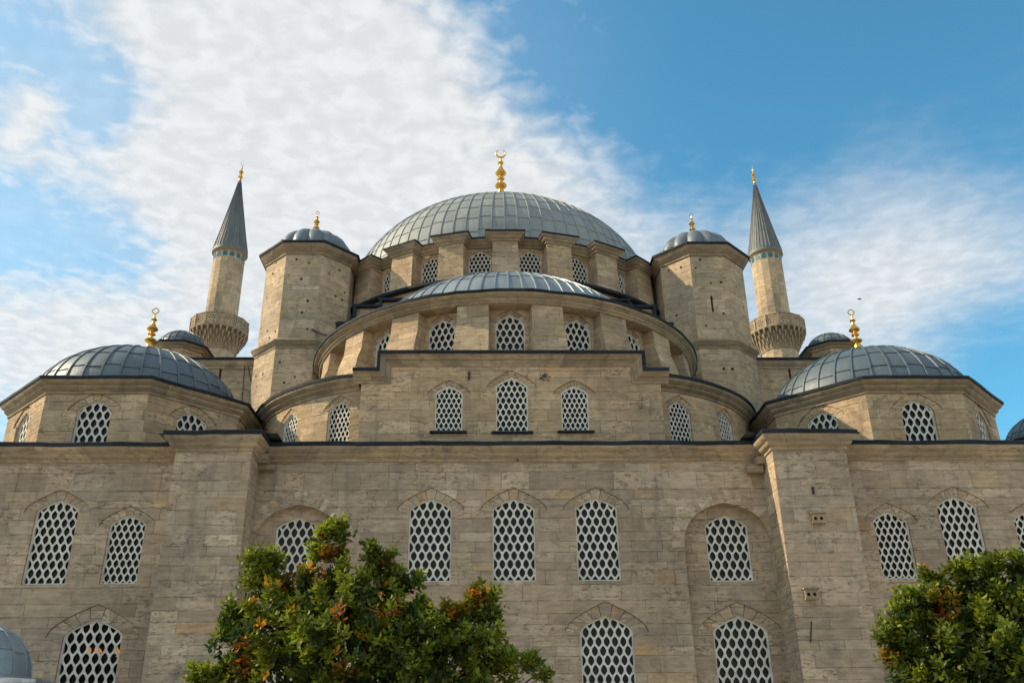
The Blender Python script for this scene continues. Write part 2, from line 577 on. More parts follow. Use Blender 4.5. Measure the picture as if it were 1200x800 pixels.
def lathe(mb, cx, cy, prof, n=24, mi=0, lobes=None, cap=True, uvs=(1, 1)):
    rows = []
    for (r, z) in prof:
        row = []
        for i in range(n):
            a = 2 * pi * i / n
            rr = r * (lobes(a) if lobes else 1)
            row.append((cx + rr * sin(a), cy - rr * cos(a), z))
        rows.append(row)
    for j in range(len(prof) - 1):
        for i in range(n):
            k = (i + 1) % n
            mb.poly([rows[j][i], rows[j][k], rows[j + 1][k], rows[j + 1][i]],
                    [(i / n * uvs[0], j * uvs[1]), ((i + 1) / n * uvs[0], j * uvs[1]), ((i + 1) / n * uvs[0], (j + 1) * uvs[1]), (i / n * uvs[0], (j + 1) * uvs[1])], mi)
    if cap:
        mb.poly(rows[-1], mi=mi)


def dome(mb, cx, cy, cz, R, h, nrib, rings, rw, rh, a0=0.0, a1=360.0, tmax=88.0, sub=2):
    """lead dome: panels between standing seams, staggered cross joints"""
    full = abs(a1 - a0 - 360) < 1e-6
    n = nrib * sub
    nt = rings * 4

    def P(a, t, o=0.0):
        a = radians(a); t = radians(t)
        return (cx + (R * cos(t) + o * cos(t)) * sin(a), cy - (R * cos(t) + o * cos(t)) * cos(a), cz + h * sin(t) + o * sin(t))
    for i in range(n):
        aa = a0 + (a1 - a0) * i / n; ab = a0 + (a1 - a0) * (i + 1) / n
        for j in range(nt):
            t0 = tmax * j / nt; t1 = tmax * (j + 1) / nt
            g = (i // sub) + .3; st = .12 if (i // sub) % 2 else 0.0
            r = j / 4 + st
            mb.poly([P(aa, t0), P(ab, t0), P(ab, t1), P(aa, t1)], [(g, r), (g + .4, r), (g + .4, r + .25), (g, r + .25)])
    if full:
        mb.poly([P(a0 + (a1 - a0) * i / n, tmax) for i in range(n)], [(.5, .5)] * n)
    for i in range(nrib + (0 if full else 1)):
        a = a0 + (a1 - a0) * i / nrib
        top = tmax * (.97 if i % 2 == 0 else .86)
        pr = None
        for j in range(nt + 1):
            t = top * j / nt
            hw = math.degrees(rw / 2 / max(.3, R * cos(radians(t))))
            cur = [P(a - hw * 1.3, t, -.01), P(a - hw, t, rh), P(a + hw, t, rh), P(a + hw * 1.3, t, -.01)]
            if pr:
                for s in range(3):
                    mb.poly([pr[s], pr[s + 1], cur[s + 1], cur[s]], [(i + .1, j / 4), (i + .2, j / 4), (i + .2, j / 4 + .2), (i + .1, j / 4 + .2)])
            pr = cur
    for i in range(nrib):
        aa = a0 + (a1 - a0) * (i + .04) / nrib; ab = a0 + (a1 - a0) * (i + .96) / nrib
        for r in range(rings):
            t = tmax * (r + (.88 if i % 2 else 1.0)) / rings
            if t > tmax * .9 or t < 4:
                continue
            dt = math.degrees(rw * .38 / R)
            q = [[P(a, t - dt, -.01), P(a, t - dt * .4, rh * .7), P(a, t + dt, -.01)] for a in (aa, (aa + ab) / 2, ab)]
            for s in range(2):
                for e in range(2):
                    mb.poly([q[s][e], q[s + 1][e], q[s + 1][e + 1], q[s][e + 1]], [(i + .1, r), (i + .2, r), (i + .2, r + .2), (i + .1, r + .2)])


def empty(name, loc=(0, 0, 0)):
    o = bpy.data.objects.new(name, None)
    o.location = loc
    C.objects.link(o)
    return o


def tag(o, label=None, cat=None, group=None, kind=None):
    if label: o['label'] = label
    if cat: o['category'] = cat
    if group: o['group'] = group
    if kind: o['kind'] = kind
    return o


# ------------------------------------------------------------------ windows
def bez(w2, rise, t, k=.42):
    """half of a four-centred pointed arch: t=0 spring, t=1 apex"""
    x0, y0, x1, y1, x2, y2 = w2, 0.0, w2, rise * k, 0.0, rise
    a = (1 - t) ** 2; b = 2 * t * (1 - t); c = t * t
    return (a * x0 + b * x1 + c * x2, a * y0 + b * y1 + c * y2)


def arch_curve(w, rise, n=9, k=.42):
    R = [bez(w / 2, rise, i / n, k) for i in range(n + 1)]
    return R + [(-x, y) for x, y in R[-2::-1]]          # right spring -> apex -> left spring


def outline(uc, vb, w, vt, rise, n=9, k=.42):
    vs = vt - rise
    return [(uc - w / 2, vb), (uc + w / 2, vb)] + [(uc + x, vs + y) for x, y in arch_curve(w, rise, n, k)]


def hood_outline(uc, vb, w, vt, rise, we, re, n=9):
    vs = vt - rise
    return [(uc - w / 2, vb), (uc + w / 2, vb), (uc + w / 2, vs)] + [(uc + x, vs + y) for x, y in arch_curve(we, re, n)] + [(uc - w / 2, vs)]


def inset(poly, d):
    n = len(poly); out = []
    for i in range(n):
        p = Vector(poly[i]); a = Vector(poly[i - 1]); b = Vector(poly[(i + 1) % n])
        d1 = (p - a).normalized(); d2 = (b - p).normalized()
        n1 = Vector((-d1.y, d1.x)); n2 = Vector((-d2.y, d2.x))
        mv = (n1 + n2).normalized()
        p2 = p + mv * d / max(.4, mv.dot(n1))
        out.append((p2.x, p2.y))
    return out


def clip(poly, conv):
    """Sutherland-Hodgman against a convex counter-clockwise outline"""
    out = poly
    n = len(conv)
    for i in range(n):
        if not out:
            return []
        ax, ay = conv[i]; bx, by = conv[(i + 1) % n]
        ex, ey = bx - ax, by - ay
        def side(p):
            return ex * (p[1] - ay) - ey * (p[0] - ax)
        res = []
        for k in range(len(out)):
            p, q2 = out[k - 1], out[k]
            sp, sq = side(p), side(q2)
            if sq >= 0:
                if sp < 0:
                    t = sp / (sp - sq)
                    res.append((p[0] + (q2[0] - p[0]) * t, p[1] + (q2[1] - p[1]) * t))
                res.append(q2)
            elif sp >= 0:
                t = sp / (sp - sq)
                res.append((p[0] + (q2[0] - p[0]) * t, p[1] + (q2[1] - p[1]) * t))
        out = res
    return out


HOLE = [(0, .56), (.19, .40), (.345, .17), (.375, 0), (.345, -.17), (.19, -.40), (0, -.56), (-.19, -.40), (-.345, -.17), (-.375, 0), (-.345, .17), (-.19, .40)]


def tracery(mp, inner, uc, vtop, pitch, rs, d0, thick):
    """pierced plaster panel: staggered pointed-oval holes inside the arch outline"""
    mb = MB()
    hx = [(0, 2 / 3), (.25, .5), (.5, 1 / 3), (.5, 0), (.5, -1 / 3), (.25, -.5), (0, -2 / 3), (-.25, -.5), (-.5, -1 / 3), (-.5, 0), (-.5, 1 / 3), (-.25, .5)]
    us = [p[0] for p in inner]; vs = [p[1] for p in inner]
    vmin = min(vs)
    cnt = int((vtop - vmin) / rs) + 3
    half = int((max(us) - min(us)) / pitch / 2) + 2
    x0, x1 = min(us), max(us)
    for r in range(-1, cnt):
        vc = vtop - rs * .62 - r * rs
        for c in range(-half, half + 1):
            cu = uc + (c + (.5 if r % 2 else 0)) * pitch
            if cu + pitch * .5 < x0 or cu - pitch * .5 > x1 or vc + rs < vmin:
                continue
            H = [(cu + a * pitch, vc + b * rs) for a, b in hx]
            O = [(cu + a * pitch, vc + b * rs * 1.02) for a, b in HOLE]
            allin = all(inside(p, inner) for p in H)
            for k in range(12):
                k2 = (k + 1) % 12
                quad = [H[k2], H[k], O[k], O[k2]]
                pl = quad if allin else clip(quad, inner)
                if len(pl) >= 3:
                    mb.poly([mp(p[0], p[1], d0) for p in pl])
                sg = [O[k], O[k2]]
                if not allin:
                    if not inside(sg[0], inner) and not inside(sg[1], inner):
                        continue
                    cl = clip([O[k], O[k2], (cu, vc)], inner)
                    if len(cl) < 3:
                        continue
                    on = [p for p in cl if abs((O[k2][0] - O[k][0]) * (p[1] - O[k][1]) - (O[k2][1] - O[k][1]) * (p[0] - O[k][0])) < 1e-7]
                    if len(on) < 2:
                        continue
                    sg = sorted(on[:2], key=lambda p: (p[0] - O[k][0]) ** 2 + (p[1] - O[k][1]) ** 2)
                mb.poly([mp(*sg[0], d0), mp(*sg[0], d0 + thick), mp(*sg[1], d0 + thick), mp(*sg[1], d0)])
    return mb


def ring(mb, mp, A, B, d0, d1, mi=0):
    n = len(A)
    for i in range(n):
        k = (i + 1) % n
        mb.poly([mp(*A[i], d0), mp(*A[k], d0), mp(*B[k], d0), mp(*B[i], d0)], mi=mi)
        mb.poly([mp(*B[i], d0), mp(*B[k], d0), mp(*B[k], d1), mp(*B[i], d1)], mi=mi)


def window(mp, uc, vb, w, vt, rise, parent, ncell=5, rows_h=None, hood=None, sill=False, dg=0.12, pane=None, label=None, voussoir='plain', nvs=11, base=None):
    """window part with frame, pierced grille, pane, voussoirs (and sill) as sub-parts"""
    root = empty('window', mp(uc, vb, dg)); root.parent = parent
    inv = Vector(root.location)

    def lp(u, v, d):
        p = mp(u, v, d)
        return (p[0] - inv.x, p[1] - inv.y, p[2] - inv.z)
    if label:
        root['label'] = label
    O = outline(uc, vb, w, vt, rise)
    I = inset(O, 0.045)
    fr = MB(); ring(fr, lp, O, I, dg - .035, dg + .06)
    fr.build('frame', PLASTER, root, merge=False)
    wi = w - .09
    pitch = wi / (ncell + .12)
    rs = rows_h or pitch * 1.07
    tr = tracery(lp, I, uc, vt - .06, pitch, rs, dg, .035)
    tr.build('grille', PLASTER, root)
    pn = MB(); pn.poly([lp(*p, dg + .09) for p in O])
    pn.build('pane', pane or PANE, root, merge=False)
    if hood:
        we, re = hood
        vs = vt - rise
        ar = MB()
        def par(cw, cr, t):
            if t <= 1: return bez(cw / 2, cr, t)
            x, y = bez(cw / 2, cr, 2 - t); return (-x, y)
        for i in range(nvs):
            t0 = 2 * i / nvs + .0045; t1 = 2 * (i + 1) / nvs - .0045
            if t0 < 1 < t1:
                ts = [t0, 1.0, t1]
            else:
                ts = [t0, (t0 + t1) / 2, t1]
            ins = [par(w, rise, t) for t in ts]; ex = [par(we, re, t) for t in ts]
            # small mortar gap under the extrados
            ex = [(x * .990, y * .990 - .003) for x, y in ex]
            mi = (0 if voussoir == 'plain' else (1 if i % 2 else 2))
            if voussoir == 'plain' and rnd.random() < .07:
                mi = 2
            d0 = .040 + rnd.random() * .010; d1 = dg + .02
            for k in range(2):
                a, b, c2, e = ins[k], ex[k], ex[k + 1], ins[k + 1]
                A = [(uc + p[0], vs + p[1]) for p in (a, b, c2, e)]
                ar.poly([lp(*p, d0) for p in A], [(p[0], p[1] + i * .71) for p in A], mi)
                ar.poly([lp(*A[0], d0), lp(*A[3], d0), lp(*A[3], d1), lp(*A[0], d1)], mi=mi)
                ar.poly([lp(*A[1], d0), lp(*A[1], d1), lp(*A[2], d1), lp(*A[2], d0)], mi=mi)
            for (k, rev) in ((0, False), (2, True)):
                A = [(uc + p[0], vs + p[1]) for p in (ins[k], ex[k])]
                qd = [lp(*A[0], d0), lp(*A[0], d1), lp(*A[1], d1), lp(*A[1], d0)]
                ar.poly(qd[::-1] if rev else qd, mi=mi)
        bk = [(uc + x, vs + y) for x, y in arch_curve(we, re)]
        ar.poly([lp(*p, dg + .1) for p in bk], [(0, 0)] * len(bk), 3)
        # backing only behind the mortar gaps, not across the opening
        ar.f.pop(); ar.mi.pop()
        for _ in bk: ar.uv.pop()
        del ar.v[-len(bk):]
        ar.build('arch', [base or UPPER, RED, PALE, DARK], root, merge=False)
    if sill:
        sl = MB()
        x0, x1 = uc - w / 2 - .16, uc + w / 2 + .16
        P = [(x0, vb - .09, -.14), (x1, vb - .09, -.14), (x1, vb - .09, .1), (x0, vb - .09, .1), (x0, vb - .02, -.14), (x1, vb - .02, -.14), (x1, vb + .03, .1), (x0, vb + .03, .1)]
        hexa(sl, [lp(*p) for p in P])
        sl.build('sill', FLASH, root, merge=False)
    return root


def facade_mp(u, v, d):
    return (u, d, v)


def plane_mp(o, ang):
    """face through o=(x,y) whose outward normal points ang degrees from the front (-Y) towards +X"""
    a = radians(ang); tx, ty = cos(a), sin(a); nx, ny = sin(a), -cos(a)
    return lambda u, v, d: (o[0] + tx * u - nx * d, o[1] + ty * u - ny * d, v)


def cyl_mp(cx, cy, R):
    return lambda u, v, d: (cx + (R - d) * sin(u / R), cy - (R - d) * cos(u / R), v)


# ================================================================== setting
def build_ground():
    m, t, p = new_mat("stone_paving")
    geo = t.n.new('ShaderNodeTexCoord').outputs['Object']
    br = t.n.new('ShaderNodeTexBrick')
    t.put(br, 'Vector', geo)
    br.inputs['Scale'].default_value = 1.0
    br.inputs['Brick Width'].default_value = 0.8; br.inputs['Row Height'].default_value = 0.45
    br.inputs['Mortar Size'].default_value = 0.012
    br.inputs['Color1'].default_value = (.36, .31, .245, 1); br.inputs['Color2'].default_value = (.42, .36, .285, 1)
    br.inputs['Mortar'].default_value = (.09, .08, .07, 1)
    n = t.noise(geo, 0.4, 5.0)
    t.l.new(t.mix(t.step(n, .3, .7, 0, .4), br.outputs[0], (.27, .23, .18)), p.inputs['Base Color'])
    p.inputs['Roughness'].default_value = 0.85
    mb = MB(); mb.poly([(-1500, -1500, 0), (1500, -1500, 0), (1500, 1500, 0), (-1500, 1500, 0)])
    o = mb.build('ground', m)
    tag(o, 'grey stone paving around the mosque', 'ground', kind='structure')


build_ground()

# ================================================================== mosque
mosque = empty('mosque', (0, 0, 0))
tag(mosque, 'large beige limestone mosque with grey lead domes stepping up to one central dome', 'mosque')

# ---- facade windows: (x, sill, width, apex, rise, cells)
WT, WB = 9.45, 6.66
FW = []
for s in (-1, 1):
    FW += [(s * 2.81, WB, 1.44, WT, .43, 5), (s * 15.27, WB, 1.40, WT, .43, 5), (s * 12.87, WB, 1.20, 8.93, .38, 5), (s * 17.75, WB, 1.22, 8.93, .38, 5),
           (s * 13.38, 2.5, 1.86, 5.57, .56, 6), (s * 2.95, 2.5, 1.72, 5.57, .54, 6)]
FW.append((0.0, WB, 1.44, WT, .43, 5))
NICHE = [(s * 7.26, 3.45 if False else 2.0) for s in (-1, 1)]


def hood_of(w, rise):
    return (w * 1.58, rise + w * .25)


mb = MB()
holes = []
for (x, vb, wd, vt, rs, nc) in FW:
    we, re = hood_of(wd, rs)
    holes.append(hood_outline(x, vb, wd, vt, rs, we, re))
for s in (-1, 1):
    holes.append(outline(s * 7.22, 1.0, 3.00, 9.24, 1.50, 16, .84))
wall(mb, facade_mp, [(-20.7, 0), (-11.19, 0), (-8.71, 0), (8.71, 0), (11.19, 0), (20.7, 0), (20.7, 10.8), (-20.7, 10.8)], holes, depth=.30)
mb.build('facade_wall', WALL, mosque)
for (x, vb, wd, vt, rs, nc) in FW:
    lit = x < 0 and nc == 6 and x < -10
    window(facade_mp, x, vb, wd, vt, rs, mosque, nc, hood=hood_of(wd, rs), dg=.13, base=WALL, pane=PANE_CLEAR if lit else None,
           label='lower window with a lamp glowing behind its grille' if lit else None)
# niches with their own windows
for s in (-1, 1):
    nm = lambda u, v, d: (u, .30 + d, v)
    W = [(s * 7.27, WB, 1.47, 8.90, .44, 5), (s * 7.36, 2.5, 1.80, 5.55, .55, 6)]
    mb = MB()
    hl = []
    for k, (x, vb, wd, vt, rs, nc) in enumerate(W):
        hl.append(outline(x, vb, wd, vt, rs) if k == 0 else hood_outline(x, vb, wd, vt, rs, *hood_of(wd, rs)))
    wall(mb, nm, (s * 7.24 - 1.7, s * 7.24 + 1.7, .9, 9.5), hl, depth=.2)
    mb.build('niche_wall', WALL, mosque)
    for k, (x, vb, wd, vt, rs, nc) in enumerate(W):
        window(nm, x, vb, wd, vt, rs, mosque, nc, hood=None if k == 0 else hood_of(wd, rs), dg=.1, base=WALL)
    # voussoirs round the niche arch, set a hair proud of the wall
    mb = MB()
    A = arch_curve(3.00, 1.50, 16, .84); B = arch_curve(3.85, 1.98, 16, .80)
    for i in range(len(A) - 1):
        a, b, c2, d2 = A[i], B[i], B[i + 1], A[i + 1]
        q4 = [(s * 7.22 + x, 7.74 + y) for x, y in (a, b, c2, d2)]
        cx = sum(p[0] for p in q4) / 4; cy = sum(p[1] for p in q4) / 4
        q4 = [(cx + (p[0] - cx) * .992, cy + (p[1] - cy) * .992) for p in q4]
        if max(abs(p[0]) for p in q4) > 8.69:
            continue
        mi = 1 if rnd.random() < .2 else 0
        uvs = [(p[0] + i * 2.3, p[1]) for p in q4]
        mb.poly([(p[0], -.012, p[1]) for p in q4], uvs, mi)
        for k in range(4):
            e, f2 = q4[k], q4[(k + 1) % 4]
            mb.poly([(e[0], -.012, e[1]), (e[0], .02, e[1]), (f2[0], .02, f2[1]), (f2[0], -.012, f2[1])], mi=mi)
    mb.build('niche_arch', [WALL, PALE], mosque, merge=False)

# ---- buttresses on the facade
for s in (-1, 1):
    x0, x1 = sorted((s * 8.70, s * 11.2))
    mb = MB()
    mp = plane_mp((0, -1.25), 0)
    wall(mb, mp, (x0, x1, 0, 10.8), [], uoff=31.0 * s)
    hl = []
    left = plane_mp((x0, 0), -90); right = plane_mp((x1, 0), 90)
    wall(mb, lambda u, v, d: (x0 + d, -u, v), (0, 1.25, 0, 10.8), [], uoff=5 + s)
    mb.f = [f for f in mb.f]
    wall(mb, lambda u, v, d: (x1 - d, -1.25 + u, v), (0, 1.25, 0, 10.8), [], uoff=9 + s)
    ob = mb.build('buttress', WALL, mosque)

# ---- main cornice with its lead edge, breaking forward round the buttresses
path = [(-20.7, 40), (-20.7, 0), (-11.2, 0), (-11.2, -1.25), (-8.7, -1.25), (-8.7, 0), (8.7, 0), (8.7, -1.25), (11.2, -1.25), (11.2, 0), (20.7, 0), (20.7, 40)]
COR = [(-.02, 10.72), (.05, 10.72), (.05, 10.80), (.08, 10.84), (.15, 10.87), (.19, 10.93), (.19, 10.98), (.24, 11.02), (.31, 11.07), (.345, 11.14), (.345, 11.21)]
mb = MB(); sweep(mb, path, COR, flat3)
mb.build('cornice', TRIM, mosque)
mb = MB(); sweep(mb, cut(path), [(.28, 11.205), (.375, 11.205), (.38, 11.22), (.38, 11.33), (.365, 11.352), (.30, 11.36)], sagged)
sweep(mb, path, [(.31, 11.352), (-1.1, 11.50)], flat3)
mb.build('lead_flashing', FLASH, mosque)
mb = MB(); mb.poly([(-19.8, .8, 11.46), (19.8, .8, 11.46), (19.8, 40, 11.46), (-19.8, 40, 11.46)])
for s in (-1, 1):
    xs = sorted((s * 8.0, s * 12.0)); mb.poly([(xs[0], -.9, 11.475), (xs[1], -.9, 11.475), (xs[1], 1.3, 11.475), (xs[0], 1.3, 11.475)])
mb.build('terrace_roof', LEAD_OLD, mosque)
mb = MB()
wall(mb, lambda u, v, d: (-20.7, 40 - u, v), (0, 40, 0, 11.3), [], uoff=77)
wall(mb, lambda u, v, d: (20.7, u, v), (0, 40, 0, 11.3), [], uoff=97)
wall(mb, lambda u, v, d: (-u, 40, v), (-20.7, 20.7, 0, 11.6), [], uoff=157)
mb.build('side_wall', WALL, mosque)

# ---- nest boxes, corbel and iron pieces on the right buttress
def nest_box(x, z, wd):
    mb = MB()
    y = -1.25
    h = .27
    wall(mb, lambda u, v, d: (u, y - .13 + d, v), (x - wd / 2, x + wd / 2, z, z + h),
         [[(x + k * wd * .24 + .062 * cos(a), z + h * .42 + .062 * sin(a)) for a in [i * pi / 5 for i in range(10)]] for k in (-1, 1)], depth=.1, back_mi=1)
    box(mb, x - wd / 2 - .001, x - wd / 2 + .02, y - .129, y + .02, z, z + h)
    box(mb, x + wd / 2 - .02, x + wd / 2 + .001, y - .129, y + .02, z, z + h)
    box(mb, x - wd / 2 - .05, x + wd / 2 + .05, y - .20, y + .01, z + h + .002, z + h + .05)
    box(mb, x - wd / 2 - .03, x + wd / 2 + .03, y - .17, y + .01, z - .045, z - .002)
    mb.build('nest_box', [TRIM, DARK], mosque)


for (px, py) in ((958.5, 612), (950.5, 701)):
    p = at(px, py, -1.25)
    nest_box(p[0], p[2], .40)
mb = MB()
for (px0, py0, wdt, dep) in ((890, 540, .34, .45), (884, 549, .55, .3)):
    p = at(px0, py0, -.15)
    P = [(p[0] - wdt / 2, -dep, p[2] - .16), (p[0] + wdt / 2, -dep, p[2] - .16), (p[0] + wdt / 2, .05, p[2] - .16), (p[0] - wdt / 2, .05, p[2] - .16),
         (p[0] - wdt / 2, -dep, p[2] + .08), (p[0] + wdt / 2, -dep, p[2] + .08), (p[0] + wdt / 2, .05, p[2] + .1), (p[0] - wdt / 2, .05, p[2] + .1)]
    hexa(mb, P)
mb.build('corbel', TRIM, mosque)
mb = MB()
p = at(953, 575, -1.27); box(mb, p[0] - .035, p[0] + .035, -1.30, -1.24, p[2] - .1, p[2] + .14)
mb.build('iron_cramp', IRON, mosque)
p = at(320, 548, -.02)
mb = MB(); box(mb, -8.70, -8.15, -.28, .02, p[2] - .12, p[2] + .05); box(mb, -8.70, -8.35, -.5, .02, p[2] + .052, p[2] + .35)
mb.build('corbel', TRIM, mosque)

# ---- stepped block over the middle of the facade
YB = 0.6
mid_mp = lambda u, v, d: (u, YB + d, v)
MW = [(-2.29, 12.04, 1.00, 13.78, .34, 5), (0.0, 12.02, 1.17, 14.11, .40, 5), (2.29, 12.04, 1.00, 13.78, .34, 5)]
mb = MB()
hl = [hood_outline(x, vb, wd, vt, rs, *hood_of(wd, rs)) for (x, vb, wd, vt, rs, nc) in MW]
outer = [(-5.50, 11.3), (5.50, 11.3), (5.50, 14.0), (4.66, 14.0), (4.66, 14.7), (-4.66, 14.7), (-4.66, 14.0), (-5.50, 14.0)]
wall(mb, mid_mp, outer, hl, depth=.25)
wall(mb, lambda u, v, d: (-5.50, YB + 3 - u, v), (0, 3, 11.3, 14.0), [], uoff=40)
wall(mb, lambda u, v, d: (5.50, YB + u, v), (0, 3, 11.3, 14.0), [], uoff=44)
mb.build('stepped_wall', UPPER, mosque)
for k, (x, vb, wd, vt, rs, nc) in enumerate(MW):
    window(mid_mp, x, vb, wd, vt, rs, mosque, nc, hood=hood_of(wd, rs), sill=True, dg=.07, voussoir='red' if k == 0 else 'plain', nvs=11,
           label='window under an arch of alternating red and pale stones' if k == 0 else None)
mb = MB(); box(mb, -1.60, -1.53, YB - .06, YB + .02, 14.02, 14.33)
mb.build('iron_cramp', IRON, mosque)
tx3 = lambda a, b, t: (a, YB - t, b)
spath = [(5.80, 14.36), (4.93, 14.36), (4.93, 15.05), (-4.93, 15.05), (-4.93, 14.36), (-5.80, 14.36)]
mb = MB(); sweep(mb, spath, [(-.5, -.02), (-.5, .04), (-.42, .05), (-.38, .09), (-.30, .13), (-.28, .19), (-.20, .24), (-.12, .29), (-.10, .31)][::1], tx3)
mb.build('stepped_cornice', TRIM, mosque)
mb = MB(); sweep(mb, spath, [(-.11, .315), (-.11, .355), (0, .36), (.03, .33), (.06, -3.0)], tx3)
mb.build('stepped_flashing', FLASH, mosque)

# ---- two curved exedra walls beside it
for s in (-1, 1):
    cx, cy, R = s * 3.83, 9.2, 7.1
    mp = cyl_mp(cx, cy, R)
    a0, a1 = (-100, -4) if s < 0 else (4, 100)
    EW = [(s * 23.0, 12.2, 1.0, 13.97, .40, 5), (s * 44.2, 12.2, 1.0, 13.97, .40, 5), (s * 66, 12.2, 1.0, 13.97, .40, 5)]
    mb = MB()
    hl = []
    for (an, vb, wd, vt, rs, nc) in EW:
        hl.append(hood_outline(radians(an) * R, vb, wd, vt, rs, *hood_of(wd, rs)))
    wall(mb, mp, (radians(a0) * R, radians(a1) * R, 11.3, 14.42), hl, depth=.25, gu=.55, uoff=60 * s)
    mb.build('exedra_wall', UPPER, mosque)
    for (an, vb, wd, vt, rs, nc) in EW:
        o = (cx + R * sin(radians(an)), cy - R * cos(radians(an)))
        window(plane_mp(o, an), 0, vb, wd, vt, rs, mosque, nc, hood=hood_of(wd, rs), dg=.12)
    pth = circle(cx, cy, R, 44, a0, a1)
    mb = MB(); sweep(mb, pth, [(-.02, 14.30), (.05, 14.30), (.05, 14.38), (.12, 14.42), (.20, 14.48), (.20, 14.54), (.27, 14.58), (.36, 14.66), (.38, 14.76)], flat3)
    mb.build('exedra_cornice', TRIM, mosque)
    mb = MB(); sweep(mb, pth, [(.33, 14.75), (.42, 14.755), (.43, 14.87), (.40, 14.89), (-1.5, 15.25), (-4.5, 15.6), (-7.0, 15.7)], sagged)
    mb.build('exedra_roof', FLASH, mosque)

# ---- drum of the front half dome
HC = (0.0, 10.0)
RH = 8.2
mp = cyl_mp(*HC, RH)
HA = [0, 19.3, -19.3, 38.2, -38.2, 57.5, -57.5]
mb = MB(); hl = []
for an in HA:
    hl.append(hood_outline(radians(an) * RH, 15.2, 1.16, 17.30, .46, 1.66, .70))
wall(mb, mp, (radians(-100) * RH, radians(100) * RH, 12.5, 17.55), hl, depth=.25, gu=.6, uoff=200)
mb.build('half_dome_drum', UPPER, mosque)
for an in HA:
    o = (HC[0] + RH * sin(radians(an)), HC[1] - RH * cos(radians(an)))
    window(plane_mp(o, an), 0, 15.2, 1.16, 17.30, .46, mosque, 4, hood=(1.66, .70), dg=.10, voussoir='red', nvs=9)


def radial_pier(cx, cy, an, r0, prof, half, mat, name, top_cut=None):
    """pier standing against a drum: prof = [(radius, z, half width)] from bottom to top"""
    a = radians(an); nx, ny = sin(a), -cos(a); tx, ty = cos(a), sin(a)
    mb = MB()
    def P(r, tt, z):
        return (cx + nx * r + tx * tt, cy + ny * r + ty * tt, z)
    uo = an * .37
    for (r1, z1, h1), (r2, z2, h2) in zip(prof[:-1], prof[1:]):
        mb.poly([P(r1, -h1, z1), P(r1, h1, z1), P(r2, h2, z2), P(r2, -h2, z2)], [(uo - h1, z1), (uo + h1, z1), (uo + h2, z2), (uo - h2, z2)])
        mb.poly([P(r0, -h1, z1), P(r1, -h1, z1), P(r2, -h2, z2), P(r0, -h2, z2)], [(uo + 3, z1), (uo + 3 + r1 - r0, z1), (uo + 3 + r2 - r0, z2), (uo + 3, z2)])
        mb.poly([P(r1, h1, z1), P(r0, h1, z1), P(r0, h2, z2), P(r2, h2, z2)], [(uo + 5, z1), (uo + 5 + r1 - r0, z1), (uo + 5 + r2 - r0, z2), (uo + 5, z2)])
    r2, z2, h2 = prof[-1]
    mb.poly([P(r0, -h2, z2), P(r2, -h2, z2), P(r2, h2, z2), P(r0, h2, z2)])
    return mb.build(name, mat, mosque)


for an in (9.7, -9.7, 28.8, -28.8, 47.8, -47.8, 67, -67, 86, -86):
    radial_pier(*HC, an, RH - .1, [(9.12, 14.9, .68), (9.05, 15.6, .68), (8.90, 16.25, .66), (8.74, 16.7, .64), (8.68, 17.53, .62)], .65, UPPER, 'drum_pier')
pth = circle(*HC, RH, 80, -108, 108)
mb = MB(); sweep(mb, pth, [(-.02, 17.50), (.50, 17.50), (.56, 17.53), (.60, 17.60), (.66, 17.64), (.66, 17.70), (.74, 17.74), (.83, 17.82), (.85, 17.90)], flat3)
mb.build('half_dome_cornice', TRIM, mosque)
mb = MB(); sweep(mb, pth, [(.79, 17.885), (.89, 17.89), (.90, 17.99), (.87, 18.01), (-1.1, 18.06)], sagged)
mb.build('half_dome_flashing', FLASH, mosque)
mb = MB(); dome(mb, 0, 10.0, 17.9, 7.15, 4.3, 42, 5, .06, .045, -105, 105, 86)
mb.build('half_dome', LEAD_SEMI, mosque)

# ---- square base of the great dome: stepped arch wall tied to the towers
mb = MB()
st = [(9.8, 20.5), (7.35, 21.45), (6.1, 21.8), (5.2, 22.1)]
pts = [(-9.8, 15.0), (9.8, 15.0), (9.8, 20.5), (7.35, 20.5), (7.35, 21.45), (6.1, 21.45), (6.1, 21.8), (-6.1, 21.8), (-6.1, 21.45), (-7.35, 21.45), (-7.35, 20.5), (-9.8, 20.5)]
wall(mb, lambda u, v, d: (u, 9.6 + d, v), pts, [], uoff=310)
mb.build('arch_wall', UPPER, mosque)
mb = MB()
for s in (-1, 1):
    for (xa, xb, z) in ((7.45, 8.25, 20.5), (6.2, 7.5, 21.45), (0.0, 6.25, 21.8)):
        xs = sorted((s * xa, s * xb))
        box(mb, xs[0], xs[1], 9.35, 17, z + .003, z + .13)
    xs = sorted((s * 7.30, s * 7.45)); box(mb, xs[0], xs[1], 9.36, 17, 20.6, 21.575)
    xs = sorted((s * 6.05, s * 6.2)); box(mb, xs[0], xs[1], 9.36, 17, 21.5, 21.925)
for s in (-1, 1):
    xs = sorted((s * 7.15, s * 8.2)); box(mb, xs[0], xs[1], 9.30, 9.58, 18.6, 20.45)
mb.build('arch_flashing', FLASH, mosque)
mb = MB(); box(mb, -9.7, 9.7, 9.9, 27.5, 11.5, 20.45)
mb.build('dome_base', UPPER, mosque)

